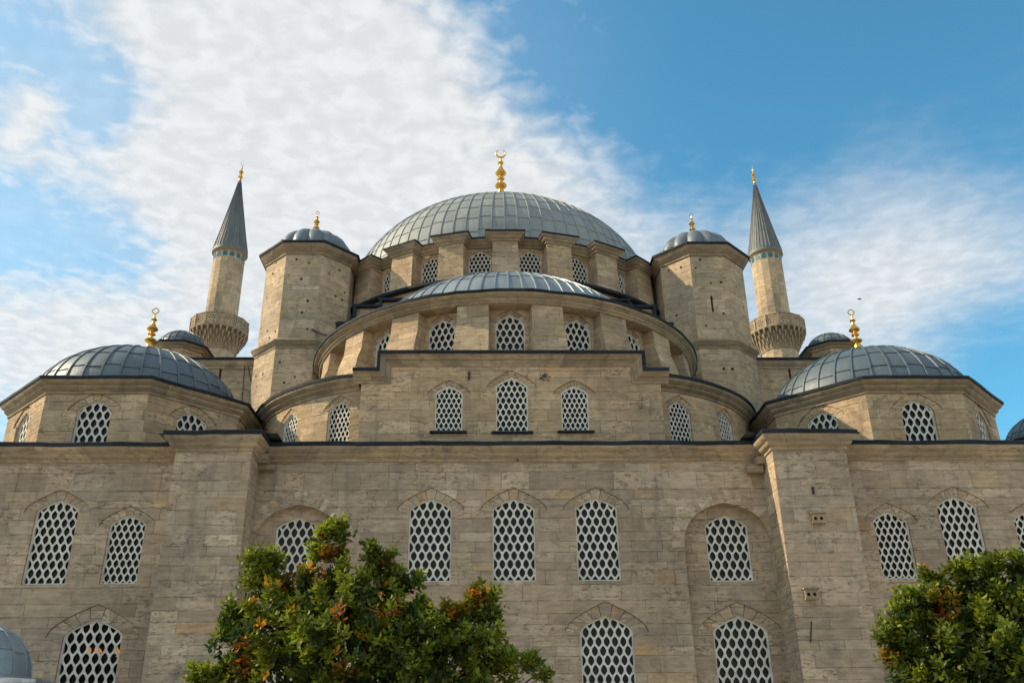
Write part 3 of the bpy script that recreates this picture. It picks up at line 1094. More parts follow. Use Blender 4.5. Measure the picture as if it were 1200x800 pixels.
# ---- great drum
DC = (0.0, 18.7)
RD = 9.7
mb = MB(); lathe(mb, *DC, [(10.35, 20.0), (10.35, 22.38)], 96, cap=False, uvs=(65, 1))
mb.build('drum_base', UPPER, mosque)
mb = MB(); sweep(mb, circle(*DC, 10.35, 96), [(0, 22.30), (.30, 22.30), (.33, 22.33), (.33, 22.46), (.28, 22.50), (-.8, 22.75)], flat3, closed=True)
mb.build('drum_skirt', FLASH, mosque)
mp = cyl_mp(*DC, RD)
DA = [7.5 + 15 * k for k in range(-7, 7)]
mb = MB(); hl = []
for an in DA:
    hl.append(outline(radians(an) * RD, 22.75, 1.14, 24.46, .46))
wall(mb, mp, (-pi * RD, pi * RD, 22.4, 24.7), hl, depth=.25, gu=.6, uoff=400)
mb.build('drum_wall', UPPER, mosque)
for an in DA:
    o = (DC[0] + RD * sin(radians(an)), DC[1] - RD * cos(radians(an)))
    window(plane_mp(o, an), 0, 22.75, 1.14, 24.46, .46, mosque, 5, dg=.10)
for k in range(24):
    radial_pier(*DC, 15 * k, RD - .1, [(10.52, 22.4, .68), (10.46, 22.8, .66), (10.38, 24.7, .63)], .64, UPPER, 'drum_pier')
path = []
for k in range(24):
    a = 15 * k
    da_in = math.degrees(.66 / 9.78)
    def pr(r, an): return (DC[0] + r * sin(radians(an)), DC[1] - r * cos(radians(an)))
    A = radians(a); n_ = (sin(A), -cos(A)); t_ = (cos(A), sin(A))
    for (r, tt) in ((9.74, -.65), (10.40, -.65), (10.40, .65), (9.74, .65)):
        path.append((DC[0] + n_[0] * r + t_[0] * tt, DC[1] + n_[1] * r + t_[1] * tt))
    for f in (.33, .66):
        path.append(pr(9.76, a + da_in + (15 - 2 * da_in) * f))
mb = MB(); sweep(mb, path, [(-.02, 24.55), (.05, 24.55), (.05, 24.63), (.10, 24.66), (.17, 24.72), (.17, 24.78), (.24, 24.83), (.30, 24.88), (.31, 24.93)], flat3, closed=True)
mb.build('drum_cornice', TRIM, mosque)
mb = MB(); sweep(mb, path, [(.28, 24.932), (.335, 24.932), (.345, 25.02), (.32, 25.04), (0.02, 25.10), (-.30, 25.16)], flat3, closed=True)
mb.build('drum_flashing', FLASH, mosque)
mb = MB(); lathe(mb, *DC, [(9.75, 25.05), (9.15, 25.32)], 96, cap=False)
mb.build('dome_skirt', LEAD, mosque)
mb = MB(); dome(mb, *DC, 25.1, 9.22, 6.98, 84, 11, .05, .04)
great = mb.build('main_dome', LEAD, mosque)


def finial(x, y, z, H, parent, rmul=1.0, kind='crescent', face=0.0):
    """gilded alem: stacked bulbs and a crescent"""
    mb = MB()
    lathe(mb, x, y, [(.06 * rmul, z - .7 * H), (.035 * H * rmul, z - .1 * H), (.03 * H * rmul, z)], 16, cap=False)
    P = [(.030, 0), (.05, .0), (.045, .06), (.03, .08), (.03, .10), (.055, .115), (.085, .145), (.092, .165), (.085, .185), (.05, .215), (.03, .235), (.026, .27), (.035, .285),
         (.056, .30), (.06, .315), (.05, .335), (.03, .35), (.026, .375), (.05, .395), (.078, .42), (.085, .44), (.078, .46), (.055, .50), (.035, .545), (.024, .60),
         (.022, .635), (.04, .65), (.046, .665), (.038, .685), (.02, .70), (.016, .76)]
    lathe(mb, x, y, [(r * H * rmul, z + h * H) for r, h in P], 20)
    # crescent / ring
    cz = z + H * (.88); R0 = H * .085 * (1.0 if kind == 'crescent' else .9)
    n = 28
    gap = 28 if kind == 'crescent' else 0
    prev = None
    for i in range(n + 1):
        a = radians(90 + gap + (360 - 2 * gap) * i / n)
        k = abs(i / n - .5) * 2
        th = H * (.022 - .015 * k) if kind == 'crescent' else H * .014
        cur = []
        px = cos(a) * R0 * (1 if kind == 'crescent' else (1 - .18 * abs(sin(2 * a))))
        pz = sin(a) * R0 * (1 if kind == 'crescent' else (1 - .18 * abs(sin(2 * a))))
        for j in range(6):
            b = 2 * pi * j / 6
            rr = th * cos(b)
            yy = th * sin(b) * .8
            X = px + cos(a) * rr; Z = pz + sin(a) * rr
            cur.append((x + X * cos(face), y + X * sin(face) + yy, cz + Z))
        if prev:
            for j in range(6):
                j2 = (j + 1) % 6
                mb.poly([prev[j], prev[j2], cur[j2], cur[j]])
        prev = cur
    lathe(mb, x, y, [(.016 * H, z + .75 * H), (.014 * H, cz - R0 * .98)], 10)
    return mb.build('finial', GOLD, parent)


finial(*DC, 34.35, 3.55, great, 1.2)

# ---- four weight towers (the rear pair stands behind the dome, out of sight from the front)
for s, tx, seed in ((-1, -10.08, 3), (1, 10.28, 5)):
    ty = 11.55
    root = empty('weight_tower', (tx, ty, 11.4)); root.parent = mosque
    def build(mbx, name, mats, **kw):
        mbx.v = [(a - tx, b - ty, c - 11.4) for a, b, c in mbx.v]
        return mbx.build(name, mats, root, **kw)
    r2 = random.Random(seed)
    mb = MB()
    for (ap, z0, z1, holes_on) in ((2.22, 11.4, 19.35, False), (2.15, 19.5, 24.55, True)):
        sd = 2 * ap * math.tan(pi / 8)
        for k in range(8):
            an = 45 * k
            o = (tx + ap * sin(radians(an)), ty - ap * cos(radians(an)))
            hl = []
            if k in (0, 1, 7):
                for _ in range(7 if holes_on else 3):
                    uu, v2 = r2.uniform(-.36, .36) * sd, r2.uniform(z0 + .3 if holes_on else 15.5, z1 - .3)
                    if all(abs(uu - h[0][0]) > .3 or abs(v2 - h[0][1]) > .4 for h in hl):
                        g = r2.uniform(.045, .07)
                        hl.append([(uu - g, v2 - g), (uu + g, v2 - g), (uu + g, v2 + g), (uu - g, v2 + g)])
                if holes_on and ((s > 0 and k == 0)):
                    hl = [h for h in hl if not (abs(h[0][0] + .0) < .4 and 20.9 < h[0][1] < 22.4)]
                    hl.append([(-.06, 21.2), (.05, 21.2), (.05, 22.1), (-.06, 22.1)])
            wall(mb, plane_mp(o, an), (-sd / 2, sd / 2, z0, z1), hl, depth=.25, uoff=k * 5.3 + 20 * s, back_mi=1)
    build(mb, 'shaft', [TOWER, DARK])
    mb = MB(); sweep(mb, ngon(tx, ty, 2.18), [(0, 19.20), (.06, 19.20), (.08, 19.30), (.18, 19.40), (.20, 19.48), (.24, 19.52), (.24, 19.60), (-.05, 19.78)], flat3, closed=True)
    build(mb, 'string_course', TRIM)
    mb = MB(); sweep(mb, ngon(tx, ty, 2.15), [(0, 24.38), (.06, 24.38), (.06, 24.48), (.14, 24.54), (.18, 24.62), (.26, 24.68), (.32, 24.80), (.34, 24.88)], flat3, closed=True)
    build(mb, 'cornice', TRIM)
    mb = MB(); sweep(mb, ngon(tx, ty, 2.15), [(.30, 24.882), (.41, 24.882), (.42, 24.98), (.39, 25.01), (-.05, 25.08), (-.5, 25.1)], flat3, closed=True)
    build(mb, 'lead_flashing', FLASH)
    mb = MB()
    lob = lambda a: .90 + .105 * abs(sin(a * 7)) ** .8
    lathe(mb, tx, ty, [(2.0, 25.0), (2.05, 25.28), (2.02, 25.55), (1.92, 25.83), (1.74, 26.1), (1.48, 26.34), (1.15, 26.53), (.75, 26.66), (.3, 26.73)], 112, lobes=lob, uvs=(14, 1))
    cap = build(mb, 'cap_dome', LEAD_CAP)
    cap.data.set_sharp_from_angle(angle=radians(50))
    fo = finial(0, 0, 27.05 - 11.4, 1.32, cap, 1.5, 'ring')

# ---- raised side blocks behind the corner domes
for s in (-1, 1):
    xs = sorted((s * 12.0, s * 18.2))
    mb = MB()
    cxs = -14.05 if s < 0 else 14.3
    hl = [[(cxs - .06, 18.0), (cxs + .06, 18.0), (cxs + .06, 18.9), (cxs - .06, 18.9)]]
    wall(mb, lambda u, v, d: (u, 11.2 + d, v), (xs[0], xs[1], 11.4, 19.1), hl, depth=.3, uoff=500 + 9 * s, back_mi=1)
    wall(mb, lambda u, v, d: (xs[0], 26 - u, v), (0, 14.8, 11.4, 19.1), [], uoff=520)
    wall(mb, lambda u, v, d: (xs[1], 11.2 + u, v), (0, 14.8, 11.4, 19.1), [], uoff=540)
    mb.build('flank_wall', [UPPER, DARK], mosque)
    pth = [(xs[0], 26), (xs[0], 11.2), (xs[1], 11.2), (xs[1], 26)]
    mb = MB(); sweep(mb, pth, [(-.02, 18.92), (.05, 18.92), (.05, 19.02), (.14, 19.10), (.20, 19.22), (.22, 19.30)], flat3)
    mb.build('flank_cornice', TRIM, mosque)
    mb = MB(); sweep(mb, pth, [(.18, 19.302), (.27, 19.302), (.28, 19.42), (.24, 19.45), (-2.8, 19.75)], flat3)
    mb.poly([(xs[0] + 2, 13, 19.7), (xs[1] - 2, 13, 19.7), (xs[1] - 2, 26, 19.7), (xs[0] + 2, 26, 19.7)])
    mb.build('flank_roof', FLASH, mosque)


def small_dome(x, y, ap, z0, z1, R, h, parent, nrib=20, name='turret'):
    mb = MB()
    sd = 2 * ap * math.tan(pi / 8)
    for k in range(8):
        o = (x + ap * sin(radians(45 * k)), y - ap * cos(radians(45 * k)))
        wall(mb, plane_mp(o, 45 * k), (-sd / 2, sd / 2, z0, z1 - .2), [], uoff=k * 3.3 + x)
    root = mb.build(name, UPPER, parent)
    mb = MB(); sweep(mb, ngon(x, y, ap), [(-.02, z1 - .36), (.06, z1 - .34), (.10, z1 - .24), (.22, z1 - .16), (.25, z1 - .10)], flat3, closed=True)
    mb.build('cornice', TRIM, root)
    mb = MB(); sweep(mb, ngon(x, y, ap), [(.22, z1 - .098), (.31, z1 - .098), (.32, z1), (.28, z1 + .02), (-.6, z1 + .1)], flat3, closed=True)
    mb.build('lead_flashing', FLASH, root)
    mb = MB(); dome(mb, x, y, z1 - .05, R, h, nrib, 4, .05, .035)
    mb.build('dome', LEAD_OLD, root)
    return root


small_dome(-17.15, 14.0, 1.24, 19.3, 21.1, 1.24, 1.12, mosque)
small_dome(17.75, 14.0, 1.24, 19.3, 21.12, 1.24, 1.0, mosque)

# side gallery beyond the right corner, whose dome just shows past the octagon
mb = MB(); box(mb, 20.75, 29, 6.5, 24, 0, 13.2)
mb.build('gallery_wall', UPPER, mosque)
mb = MB(); sweep(mb, [(20.75, 24), (20.75, 6.5), (29, 6.5), (29, 24)], [(0, 13.1), (.2, 13.2), (.25, 13.3), (-1, 13.5)], flat3)
mb.build('gallery_flashing', FLASH, mosque)
small_dome(26.1, 10.0, 2.3, 13.2, 14.45, 2.2, 1.7, mosque, 24)

# ---- corner domes on their octagons
for s in (-1, 1):
    ox, oy, ap = s * 15.42, 6.15, 4.55
    sd = 2 * ap * math.tan(pi / 8)
    mb = MB()
    for k in range(8):
        o = (ox + ap * sin(radians(45 * k)), oy - ap * cos(radians(45 * k)))
        hl = [hood_outline(0, 11.9, 1.27, 13.62, .42, *hood_of(1.27, .42))] if k in (0, 1, 7, 2, 6) else []
        wall(mb, plane_mp(o, 45 * k), (-sd / 2, sd / 2, 11.3, 14.1), hl, depth=.25, uoff=600 + k * 7.7 + 70 * s)
    mb.build('octagon_wall', UPPER, mosque)
    for k in (0, 1, 7, 2, 6):
        o = (ox + ap * sin(radians(45 * k)), oy - ap * cos(radians(45 * k)))
        window(plane_mp(o, 45 * k), 0, 11.9, 1.27, 13.62, .42, mosque, 4, hood=hood_of(1.27, .42), dg=.14)
    mb = MB(); sweep(mb, ngon(ox, oy, ap), [(-.02, 13.86), (.05, 13.86), (.05, 13.95), (.12, 14.0), (.19, 14.08), (.19, 14.14), (.28, 14.2), (.35, 14.28), (.36, 14.34)], flat3, closed=True)
    mb.build('octagon_cornice', TRIM, mosque)
    mb = MB(); sweep(mb, cut(ngon(ox, oy, ap), .55, True), [(.31, 14.33), (.41, 14.335), (.42, 14.44), (.39, 14.46), (-.5, 14.5)], sagged, closed=True)
    mb.build('octagon_flashing', FLASH, mosque)
    dx_, dy_ = s * 15.58, 5.95
    mb = MB(); dome(mb, dx_, dy_, 14.4, 4.12, 2.86, 36, 5, .06, .045)
    cd = mb.build('corner_dome', LEAD_OLD, mosque)
    finial(dx_, dy_, 17.72, 2.0, cd, 1.45, 'ring')


def cable(pts, r, parent=None, name='cable'):
    mb = MB()
    rows = []
    for p in pts:
        rows.append([(p[0] + r * cos(2 * pi * k / 5), p[1] + r * .5 * sin(2 * pi * k / 5), p[2] + r * sin(2 * pi * k / 5)) for k in range(5)])
    for i in range(len(rows) - 1):
        for k in range(5):
            mb.poly([rows[i][k], rows[i][(k + 1) % 5], rows[i + 1][(k + 1) % 5], rows[i + 1][k]])
    return mb.build(name, IRON, parent)


cable([tuple(at(x, y, 11.12)) for x, y in ((287, 425), (285.5, 445), (283, 480))], .02, mosque)
cable([tuple(at(x, y, 11.10)) for x, y in ((290, 425), (295, 450), (302, 482))], .02, mosque)
cable([tuple(at(x, y, 9.35)) for x, y in ((366, 386), (376, 391), (394, 397))], .045, mosque, 'iron_tie')
cable([tuple(at(x, y, -.06)) for x, y in ((596, 527), (603, 532), (607, 540))], .02, mosque)
cable([tuple(at(x, y, -1.30)) for x, y in ((951, 728), (950.5, 740), (950, 752))], .02, mosque, 'iron_cramp')

# ================================================================== weeds rooted in the masonry
def weed(px, py, Y, size, label, n=26, seed=1):
    r3 = random.Random(seed)
    p = at(px, py, Y)
    mb = MB()
    for _ in range(n):
        d = Vector((r3.gauss(0, 1), -abs(r3.gauss(.4, .6)), r3.gauss(.4, .9))).normalized()
        b0 = d * size * r3.uniform(.05, .6)
        sd = d.cross(Vector((r3.gauss(0, 1), .3, 1))).normalized() * size * .13
        tip = b0 + d * size * r3.uniform(.4, .8)
        mid = b0.lerp(tip, .5)
        mb.poly([tuple(b0), tuple(mid + sd), tuple(tip), tuple(mid - sd)])
        mb.poly([(0, 0.05, 0), tuple(b0 + sd * .1), tuple(b0 - sd * .1)])
    o = mb.build('weed', plain('weed_green_%d' % seed, (.05, .09, .02), .6, 0, .4), merge=False)
    o.location = tuple(p)
    tag(o, label, 'weed')


weed(639, 443, YB - .02, .20, 'small green weed growing from the stepped wall right of its middle window', 30, 3)

# ================================================================== minarets
def minaret(x, y, label):
    root = empty('minaret', (x, y, 0))
    tag(root, label, 'minaret', 'minarets behind the prayer hall')
    N = 14
    mb = MB()
    def poly_ring(r, z): return [(r * sin(2 * pi * (i + .5) / N), -r * cos(2 * pi * (i + .5) / N), z) for i in range(N)]
    prof = [(2.3, 0), (2.3, 14), (1.75, 17), (1.58, 33.6), (1.58, 34.2), (1.41, 34.2), (1.38, 43.0)]
    rows = [poly_ring(r, z) for r, z in prof]
    for j in range(len(prof) - 1):
        for i in range(N):
            k = (i + 1) % N
            sdl = 2 * prof[j][0] * sin(pi / N)
            mb.poly([rows[j][i], rows[j][k], rows[j + 1][k], rows[j + 1][i]],
                    [(i * .67, prof[j][1]), (i * .67 + .65, prof[j][1]), (i * .67 + .65, prof[j + 1][1]), (i * .67, prof[j + 1][1])])
    mb.build('shaft', TOWER, root, sharp=15)
    # doorway on the balcony
    mb = MB(); mb.poly([(u, -1.47 - .02, 36.2 + v) for u, v in [(-.3, -1.2), (.3, -1.2), (.3, .35), (0, .55), (-.3, .35)]])
    mb.build('doorway', DARK, root)
    # balcony: stalactite corbels in four rising tiers
    mb = MB()
    tiers = [(1.62, 33.25), (1.72, 33.5), (1.90, 33.85), (2.12, 34.25), (2.33, 34.6), (2.46, 34.78), (2.46, 34.95)]
    n = 56
    lathe(mb, 0, 0, [(1.62 + (r - 1.62) * .62, z) for r, z in tiers], n, cap=False, uvs=(30, .3))
    for t in range(4):
        r0, z0 = tiers[t + 1]
        cnt = 28
        for i in range(cnt):
            a = 2 * pi * (i + (.5 if t % 2 else 0)) / cnt
            hw = .075 + .012 * t
            rr = r0 + .16
            nx, ny = sin(a), -cos(a); tx_, ty_ = cos(a), sin(a)
            def Q(r, tt, z): return (nx * r + tx_ * tt, ny * r + ty_ * tt, z)
            zt = z0 + .36
            P = [Q(r0 - .12, -hw * .25, z0 - .10), Q(r0 + .0, -hw * .25, z0 - .12), Q(r0 + .0, hw * .25, z0 - .12), Q(r0 - .12, hw * .25, z0 - .10),
                 Q(r0 - .15, -hw, zt), Q(rr, -hw, zt), Q(rr, hw, zt), Q(r0 - .15, hw, zt)]
            hexa(mb, [P[0], P[1], P[2], P[3], P[4], P[5], P[6], P[7]])
    mb.build('corbel_tier', TRIM, root)
    mb = MB()
    lathe(mb, 0, 0, [(1.4, 34.95), (2.5, 34.95), (2.52, 35.03), (2.48, 35.08), (1.4, 35.08)], 28, cap=False)
    mb.build('balcony_floor', TRIM, root)
    # pierced parapet panels between posts
    mb = MB()
    ap = 2.40
    sd = 2 * ap * math.tan(pi / N)
    for k in range(N):
        an = 360 / N * k
        o = (ap * sin(radians(an)), -ap * cos(radians(an)))
        hl = []
        for (cu, cv, rr) in ((0, 35.6, .22),):
            for i in range(6):
                a = i * pi / 3
                c0 = (cu + rr * cos(a), cv + rr * 1.2 * sin(a))
                hl.append([(c0[0] + 0.07 * cos(b * pi / 4), c0[1] + .08 * sin(b * pi / 4)) for b in range(8)])
            hl.append([(cu + .06 * cos(b * pi / 4), cv + .07 * sin(b * pi / 4)) for b in range(8)])
        wall(mb, plane_mp(o, an), (-sd / 2, sd / 2, 35.08, 36.12), hl, depth=.12, uoff=k)
        mpk = plane_mp(o, an)
        e = sd / 2
        hexa(mb, [mpk(e - .07, 35.07, -.05), mpk(e + .07, 35.07, -.05), mpk(e + .07, 35.07, .12), mpk(e - .07, 35.07, .12),
                  mpk(e - .07, 36.2, -.05), mpk(e + .07, 36.2, -.05), mpk(e + .07, 36.2, .12), mpk(e - .07, 36.2, .12)])
        hexa(mb, [mpk(-e + .07, 36.121, -.03), mpk(e - .07, 36.121, -.03), mpk(e - .07, 36.121, .14), mpk(-e + .07, 36.121, .14),
                  mpk(-e + .07, 36.2, -.03), mpk(e - .07, 36.2, -.03), mpk(e - .07, 36.2, .14), mpk(-e + .07, 36.2, .14)])
        hexa(mb, [mpk(-e + .07, 35.081, -.03), mpk(e - .07, 35.081, -.03), mpk(e - .07, 35.081, .1), mpk(-e + .07, 35.081, .1),
                  mpk(-e + .07, 35.16, -.03), mpk(e - .07, 35.16, -.03), mpk(e - .07, 35.16, .1), mpk(-e + .07, 35.16, .1)])
    mb.build('parapet', TRIM, root)
    # glazed tiles under the spire
    mb = MB()
    for k in range(N):
        an = 360 / N * k
        o = (1.35 * sin(radians(an)), -1.35 * cos(radians(an)))
        mpk = plane_mp(o, an)
        ol = [(-.2, 42.38), (.2, 42.38), (.2, 42.70), (.1, 42.84), (-.1, 42.84), (-.2, 42.70)]
        mb.poly([mpk(*p, -.025) for p in ol])
        for i in range(6):
            a, b = ol[i], ol[(i + 1) % 6]
            mb.poly([mpk(*a, -.025), mpk(*a, .03), mpk(*b, .03), mpk(*b, -.025)])
    mb.build('tile_band', TILE, root)
    mb = MB(); lathe(mb, 0, 0, [(1.35, 42.92), (1.43, 42.96), (1.43, 43.04), (1.54, 43.1), (1.54, 43.18)], 56, cap=False)
    mb.build('eave', TRIM, root)
    mb = MB()
    R0, z0, z1 = 1.58, 43.18, 51.4
    M = 64
    lathe(mb, 0, 0, [(1.5, 43.15), (R0, 43.15), (R0, 43.24), (R0 * .965, 43.5), (R0 * .74, 45.3), (R0 * .50, 47.35), (R0 * .26, 49.4), (.13, 51.1), (.08, 51.45)], M, uvs=(32, 1))
    for k in range(32):
        a = 2 * pi * k / 32
        nx, ny = sin(a), -cos(a); tx_, ty_ = cos(a), sin(a)
        pv = None
        for (r, z) in [(R0 * .97, 43.5), (R0 * .74, 45.3), (R0 * .50, 47.35), (R0 * .26, 49.4), (.13, 51.1)]:
            cur = [(nx * (r - .01) - tx_ * .035, ny * (r - .01) - ty_ * .035, z), (nx * (r + .045), ny * (r + .045), z), (nx * (r - .01) + tx_ * .035, ny * (r - .01) + ty_ * .035, z)]
            if pv:
                for e in range(2):
                    mb.poly([pv[e], pv[e + 1], cur[e + 1], cur[e]])
            pv = cur
    sp = mb.build('spire', LEAD_GREY, root)
    finial(0, 0, 51.35, 2.05, sp, 1.3, 'crescent', 1.2)
    return root


minaret(-24.42, 42.0, 'left minaret, its balcony fully clear of the small turret dome beside it')
minaret(25.05, 42.0, 'right minaret, its balcony partly covered by the octagonal tower')

# ================================================================== domed kiosk in the lower left corner
kiosk = empty('domed_kiosk', (-14.3, -4.7, 0))
tag(kiosk, 'low kiosk with a pale lead dome in front of the wall', 'kiosk')
mb = MB(); box(mb, -2.2, 2.2, -2.0, 2.2, 0, 2.95)
mb.build('wall', WALL, kiosk)
mb = MB(); sweep(mb, [(-2.2, -2.0), (2.2, -2.0), (2.2, 2.2), (-2.2, 2.2)], [(0, 2.95), (.12, 3.05), (.60, 3.12), (.64, 3.18), (.60, 3.26), (-.9, 3.42)], flat3, closed=True)
mb.poly([(-1.4, -1.2, 3.40), (1.4, -1.2, 3.40), (1.4, 1.4, 3.40), (-1.4, 1.4, 3.40)])
mb.build('roof', LEAD_SEMI, kiosk)
mb = MB(); lathe(mb, 0, 0, [(1.38, 3.2), (1.38, 3.5), (1.32, 3.52)], 48, cap=False)
dome(mb, 0, 0, 3.5, 1.32, 1.32, 16, 3, .045, .03)
mb.build('dome', LEAD_SEMI, kiosk)

# ================================================================== lamp glowing behind the lower left window
lamp = empty('hanging_lamp', (-13.35, 1.3, 4.55))
tag(lamp, 'warm orange lamp glowing behind the lattice of the lowest left window', 'lamp')
gm, gt, gp = new_mat("glowing_bulb")
gp.inputs['Base Color'].default_value = (.8, .35, .08, 1)
gp.inputs['Emission Color'].default_value = (1.0, .30, .04, 1)
gp.inputs['Emission Strength'].default_value = 0.7
mb = MB(); lathe(mb, 0, 0, [(.55, .0), (.58, .02), (.58, .05), (.55, .07), (.55, 0)], 32, cap=False)
for k in range(3):
    a = 2 * pi * k / 3
    mb.poly([(.56 * cos(a) - .01, .56 * sin(a), .05), (.56 * cos(a) + .01, .56 * sin(a), .05), (.01, 0, 2.2), (-.01, 0, 2.2)])
mb.build('lamp_ring', IRON, lamp)
for k in range(6):
    a = 2 * pi * k / 6 + .3
    mb = MB(); lathe(mb, .56 * cos(a), .56 * sin(a), [(.02, .05), (.06, .1), (.075, .16), (.07, .22), (.04, .27), (.01, .29)], 12)
    mb.build('bulb', gm, lamp)

# ================================================================== trees
leaf_mat, lt, lpz = new_mat("leaf")
att = lt.n.new('ShaderNodeAttribute'); att.attribute_name = 'tint'
lt.l.new(att.outputs['Color'], lpz.inputs['Base Color'])
lpz.inputs['Roughness'].default_value = 0.5
lpz.inputs['Specular IOR Level'].default_value = 0.3
tr_ = lt.n.new('ShaderNodeBsdfTranslucent')
lt.l.new(lt.mix(1.0, att.outputs['Color'], (1.5, 1.6, .7), 'MULTIPLY'), tr_.inputs[0])
mx = lt.n.new('ShaderNodeMixShader'); mx.inputs[0].default_value = 0.27
lt.l.new(lpz.outputs[0], mx.inputs[1]); lt.l.new(tr_.outputs[0], mx.inputs[2])
lt.l.new(mx.outputs[0], lt.n['Material Output'].inputs[0])
BARK = plain("rough_bark", (0.085, 0.065, 0.048), 0.95, 0.0, 0.45, 14.0)


def limb(mb, pts, n=8):
    """tapered tube through (x, y, z, r)"""
    rows = []
    for i, (x, y, z, r) in enumerate(pts):
        a = Vector(pts[max(0, i - 1)][:3]); b = Vector(pts[min(len(pts) - 1, i + 1)][:3])
        d = (b - a).normalized()
        u_ = d.cross(Vector((.3, .9, .1))).normalized(); v_ = d.cross(u_)
        rows.append([tuple(Vector((x, y, z)) + (u_ * cos(2 * pi * k / n) + v_ * sin(2 * pi * k / n)) * r) for k in range(n)])
    for i in range(len(rows) - 1):
        for k in range(n):
            k2 = (k + 1) % n
            mb.poly([rows[i][k], rows[i][k2], rows[i + 1][k2], rows[i + 1][k]])


def tree(label, base, Y, lobes, leaf, seed, per, autumn, bright, drop=11):
    """lobes: (px, py, radius px, depth offset) surveyed at distance Y; crown made of leafy shoots"""
    rg = np.random.default_rng(seed)
    root = empty('tree', base)
    tag(root, label, 'tree')
    B = Vector(base)
    L3 = []
    for (px, py, r, off) in lobes:
        c = at(px, py + drop, Y + off)
        dist = np.linalg.norm(c - CAMPOS)
        sc = dist / FOC
        L3.append((Vector(c) - B, r * sc))
    tb = MB()
    top = 1.7
    limb(tb, [(0, 0, -.1, .17), (.03, .02, .5, .14), (-.02, .04, 1.1, .125), (.03, 0, top, .11)], 12)
    tb.build('trunk', BARK, root)
    bb = MB()
    for c, r in L3:
        p0 = Vector((rnd.uniform(-.05, .05), rnd.uniform(-.05, .05), rnd.uniform(1.1, top)))
        mid = p0.lerp(c, .5) + Vector((0, 0, -.12 * (c - p0).length * rnd.uniform(0, 1)))
        limb(bb, [(*p0, .05), (*p0.lerp(mid, .5), .042), (*mid, .034), (*mid.lerp(c, .6), .022), (*c, .010)], 6)
    bb.build('branches', BARK, root)
    V = []; F = []; Tn = []
    kk = 0
    tw = MB()
    clumps = []
    for c, r in L3:
        r *= .86
        m = int(4 + 78 * r * r)
        for _ in range(m):
            d = Vector(rg.normal(size=3)); d.normalize()
            if d.z < -.3:
                d.z *= -.7
            q2 = c + Vector((d.x, d.y * 1.1, d.z)) * r * (rg.random() ** .33) * .9
            clumps.append((q2, d, rg.uniform(.075, .15), rg.random() ** 2.3))
        # leaders that break the outline
        for _ in range(int(3 + 9 * r)):
            d = Vector((rg.normal(), rg.normal() * .7, abs(rg.normal()) * .9 + .25)); d.normalize()
            p = c + d * r * .8
            L = rg.uniform(.16, .36) * min(1.0, .4 + r)
            dd = (d + Vector((0, 0, .5))).normalized(); yl = .35 + .65 * rg.random()  # leaders yellower: young leaves plus sunlit tips painted into the colour
            for k in range(5):
                clumps.append((p + dd * L * k / 4, dd, .085 - .013 * k, yl))
    for c, dc, r, outer_ in clumps:
        n = int(per * r * r) + 2
        for _ in range(n):
            d = Vector(rg.normal(size=3)) * .75 + dc * .8; d.normalize()
            rad = r * (rg.random() ** .5)
            p = c + d * rad * .8
            sd = (d * .7 + dc * .35 + Vector((0, 0, .55)) + Vector(rg.normal(size=3)) * .3).normalized()
            ln = rg.uniform(.10, .22)
            m = int(rg.integers(5, 9))
            aut = autumn(p + B, rg)
            young_lit = min(1.0, outer_ * (.7 + .5 * rg.random()))
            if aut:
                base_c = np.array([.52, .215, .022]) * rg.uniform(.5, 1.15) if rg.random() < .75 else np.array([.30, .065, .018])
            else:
                g = np.array([.020, .042, .010]); y2 = np.array([.33, .37, .03])  # y2 mixes young leaf green with painted sunlit brightness
                base_c = g + (y2 - g) * (young_lit * bright)
            side = sd.cross(Vector((0, 0, 1)))
            if side.length < .1:
                side = Vector((1, 0, 0))
            side.normalize()
            up = side.cross(sd).normalized()
            tip = p + sd * ln
            tw.poly([tuple(p - side * .004), tuple(p + side * .004), tuple(tip)])
            for i in range(m):
                f = (i + .6) / m
                o = p + sd * (ln * f)
                ph = i * 2.4 + rg.uniform(-.4, .4)
                out = (side * cos(ph) + up * sin(ph) + sd * (.35 + .5 * f)).normalized()
                out = (out + Vector((0, 0, -.12))).normalized()
                s = leaf * rg.uniform(.7, 1.2) * (1.0 if f < .85 else .75)
                wv = out.cross(Vector(rg.normal(size=3)) * .5 + Vector((0, 0, 1.0)))
                if wv.length < .05:
                    wv = side
                wv.normalize()
                nv = out.cross(wv).normalized()
                wd = s * .27
                fold = nv * (wd * .35)
                a0 = o; a1 = o + out * s * .5 - nv * s * .02; a2 = o + out * s - nv * s * .12
                V += [a0, a1, a2, o + out * s * .30 + wv * wd + fold, o + out * s * .68 + wv * wd * .85 + fold * .6, o + out * s * .30 - wv * wd + fold, o + out * s * .68 - wv * wd * .85 + fold * .6]
                F += [(kk, kk + 1, kk + 4, kk + 3), (kk + 1, kk + 2, kk + 4), (kk, kk + 5, kk + 6, kk + 1), (kk + 1, kk + 6, kk + 2)]
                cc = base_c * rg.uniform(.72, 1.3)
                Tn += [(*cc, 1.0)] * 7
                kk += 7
    me = bpy.data.meshes.new('crown')
    me.from_pydata([tuple(v) for v in V], [], F)
    at_ = me.color_attributes.new('tint', 'FLOAT_COLOR', 'POINT')
    at_.data.foreach_set('color', np.array(Tn, dtype=np.float32).ravel())
    me.materials.append(leaf_mat)
    me.shade_smooth()
    o = bpy.data.objects.new('crown', me); C.objects.link(o); o.parent = root
    tw.build('twigs', BARK, root, merge=False)


def _near(p, pts, Y, rad):
    for (px, py) in pts:
        c = at(px, py, Y)
        if (p.x - c[0]) ** 2 + (p.z - c[2]) ** 2 < rad * rad:
            return True
    return False


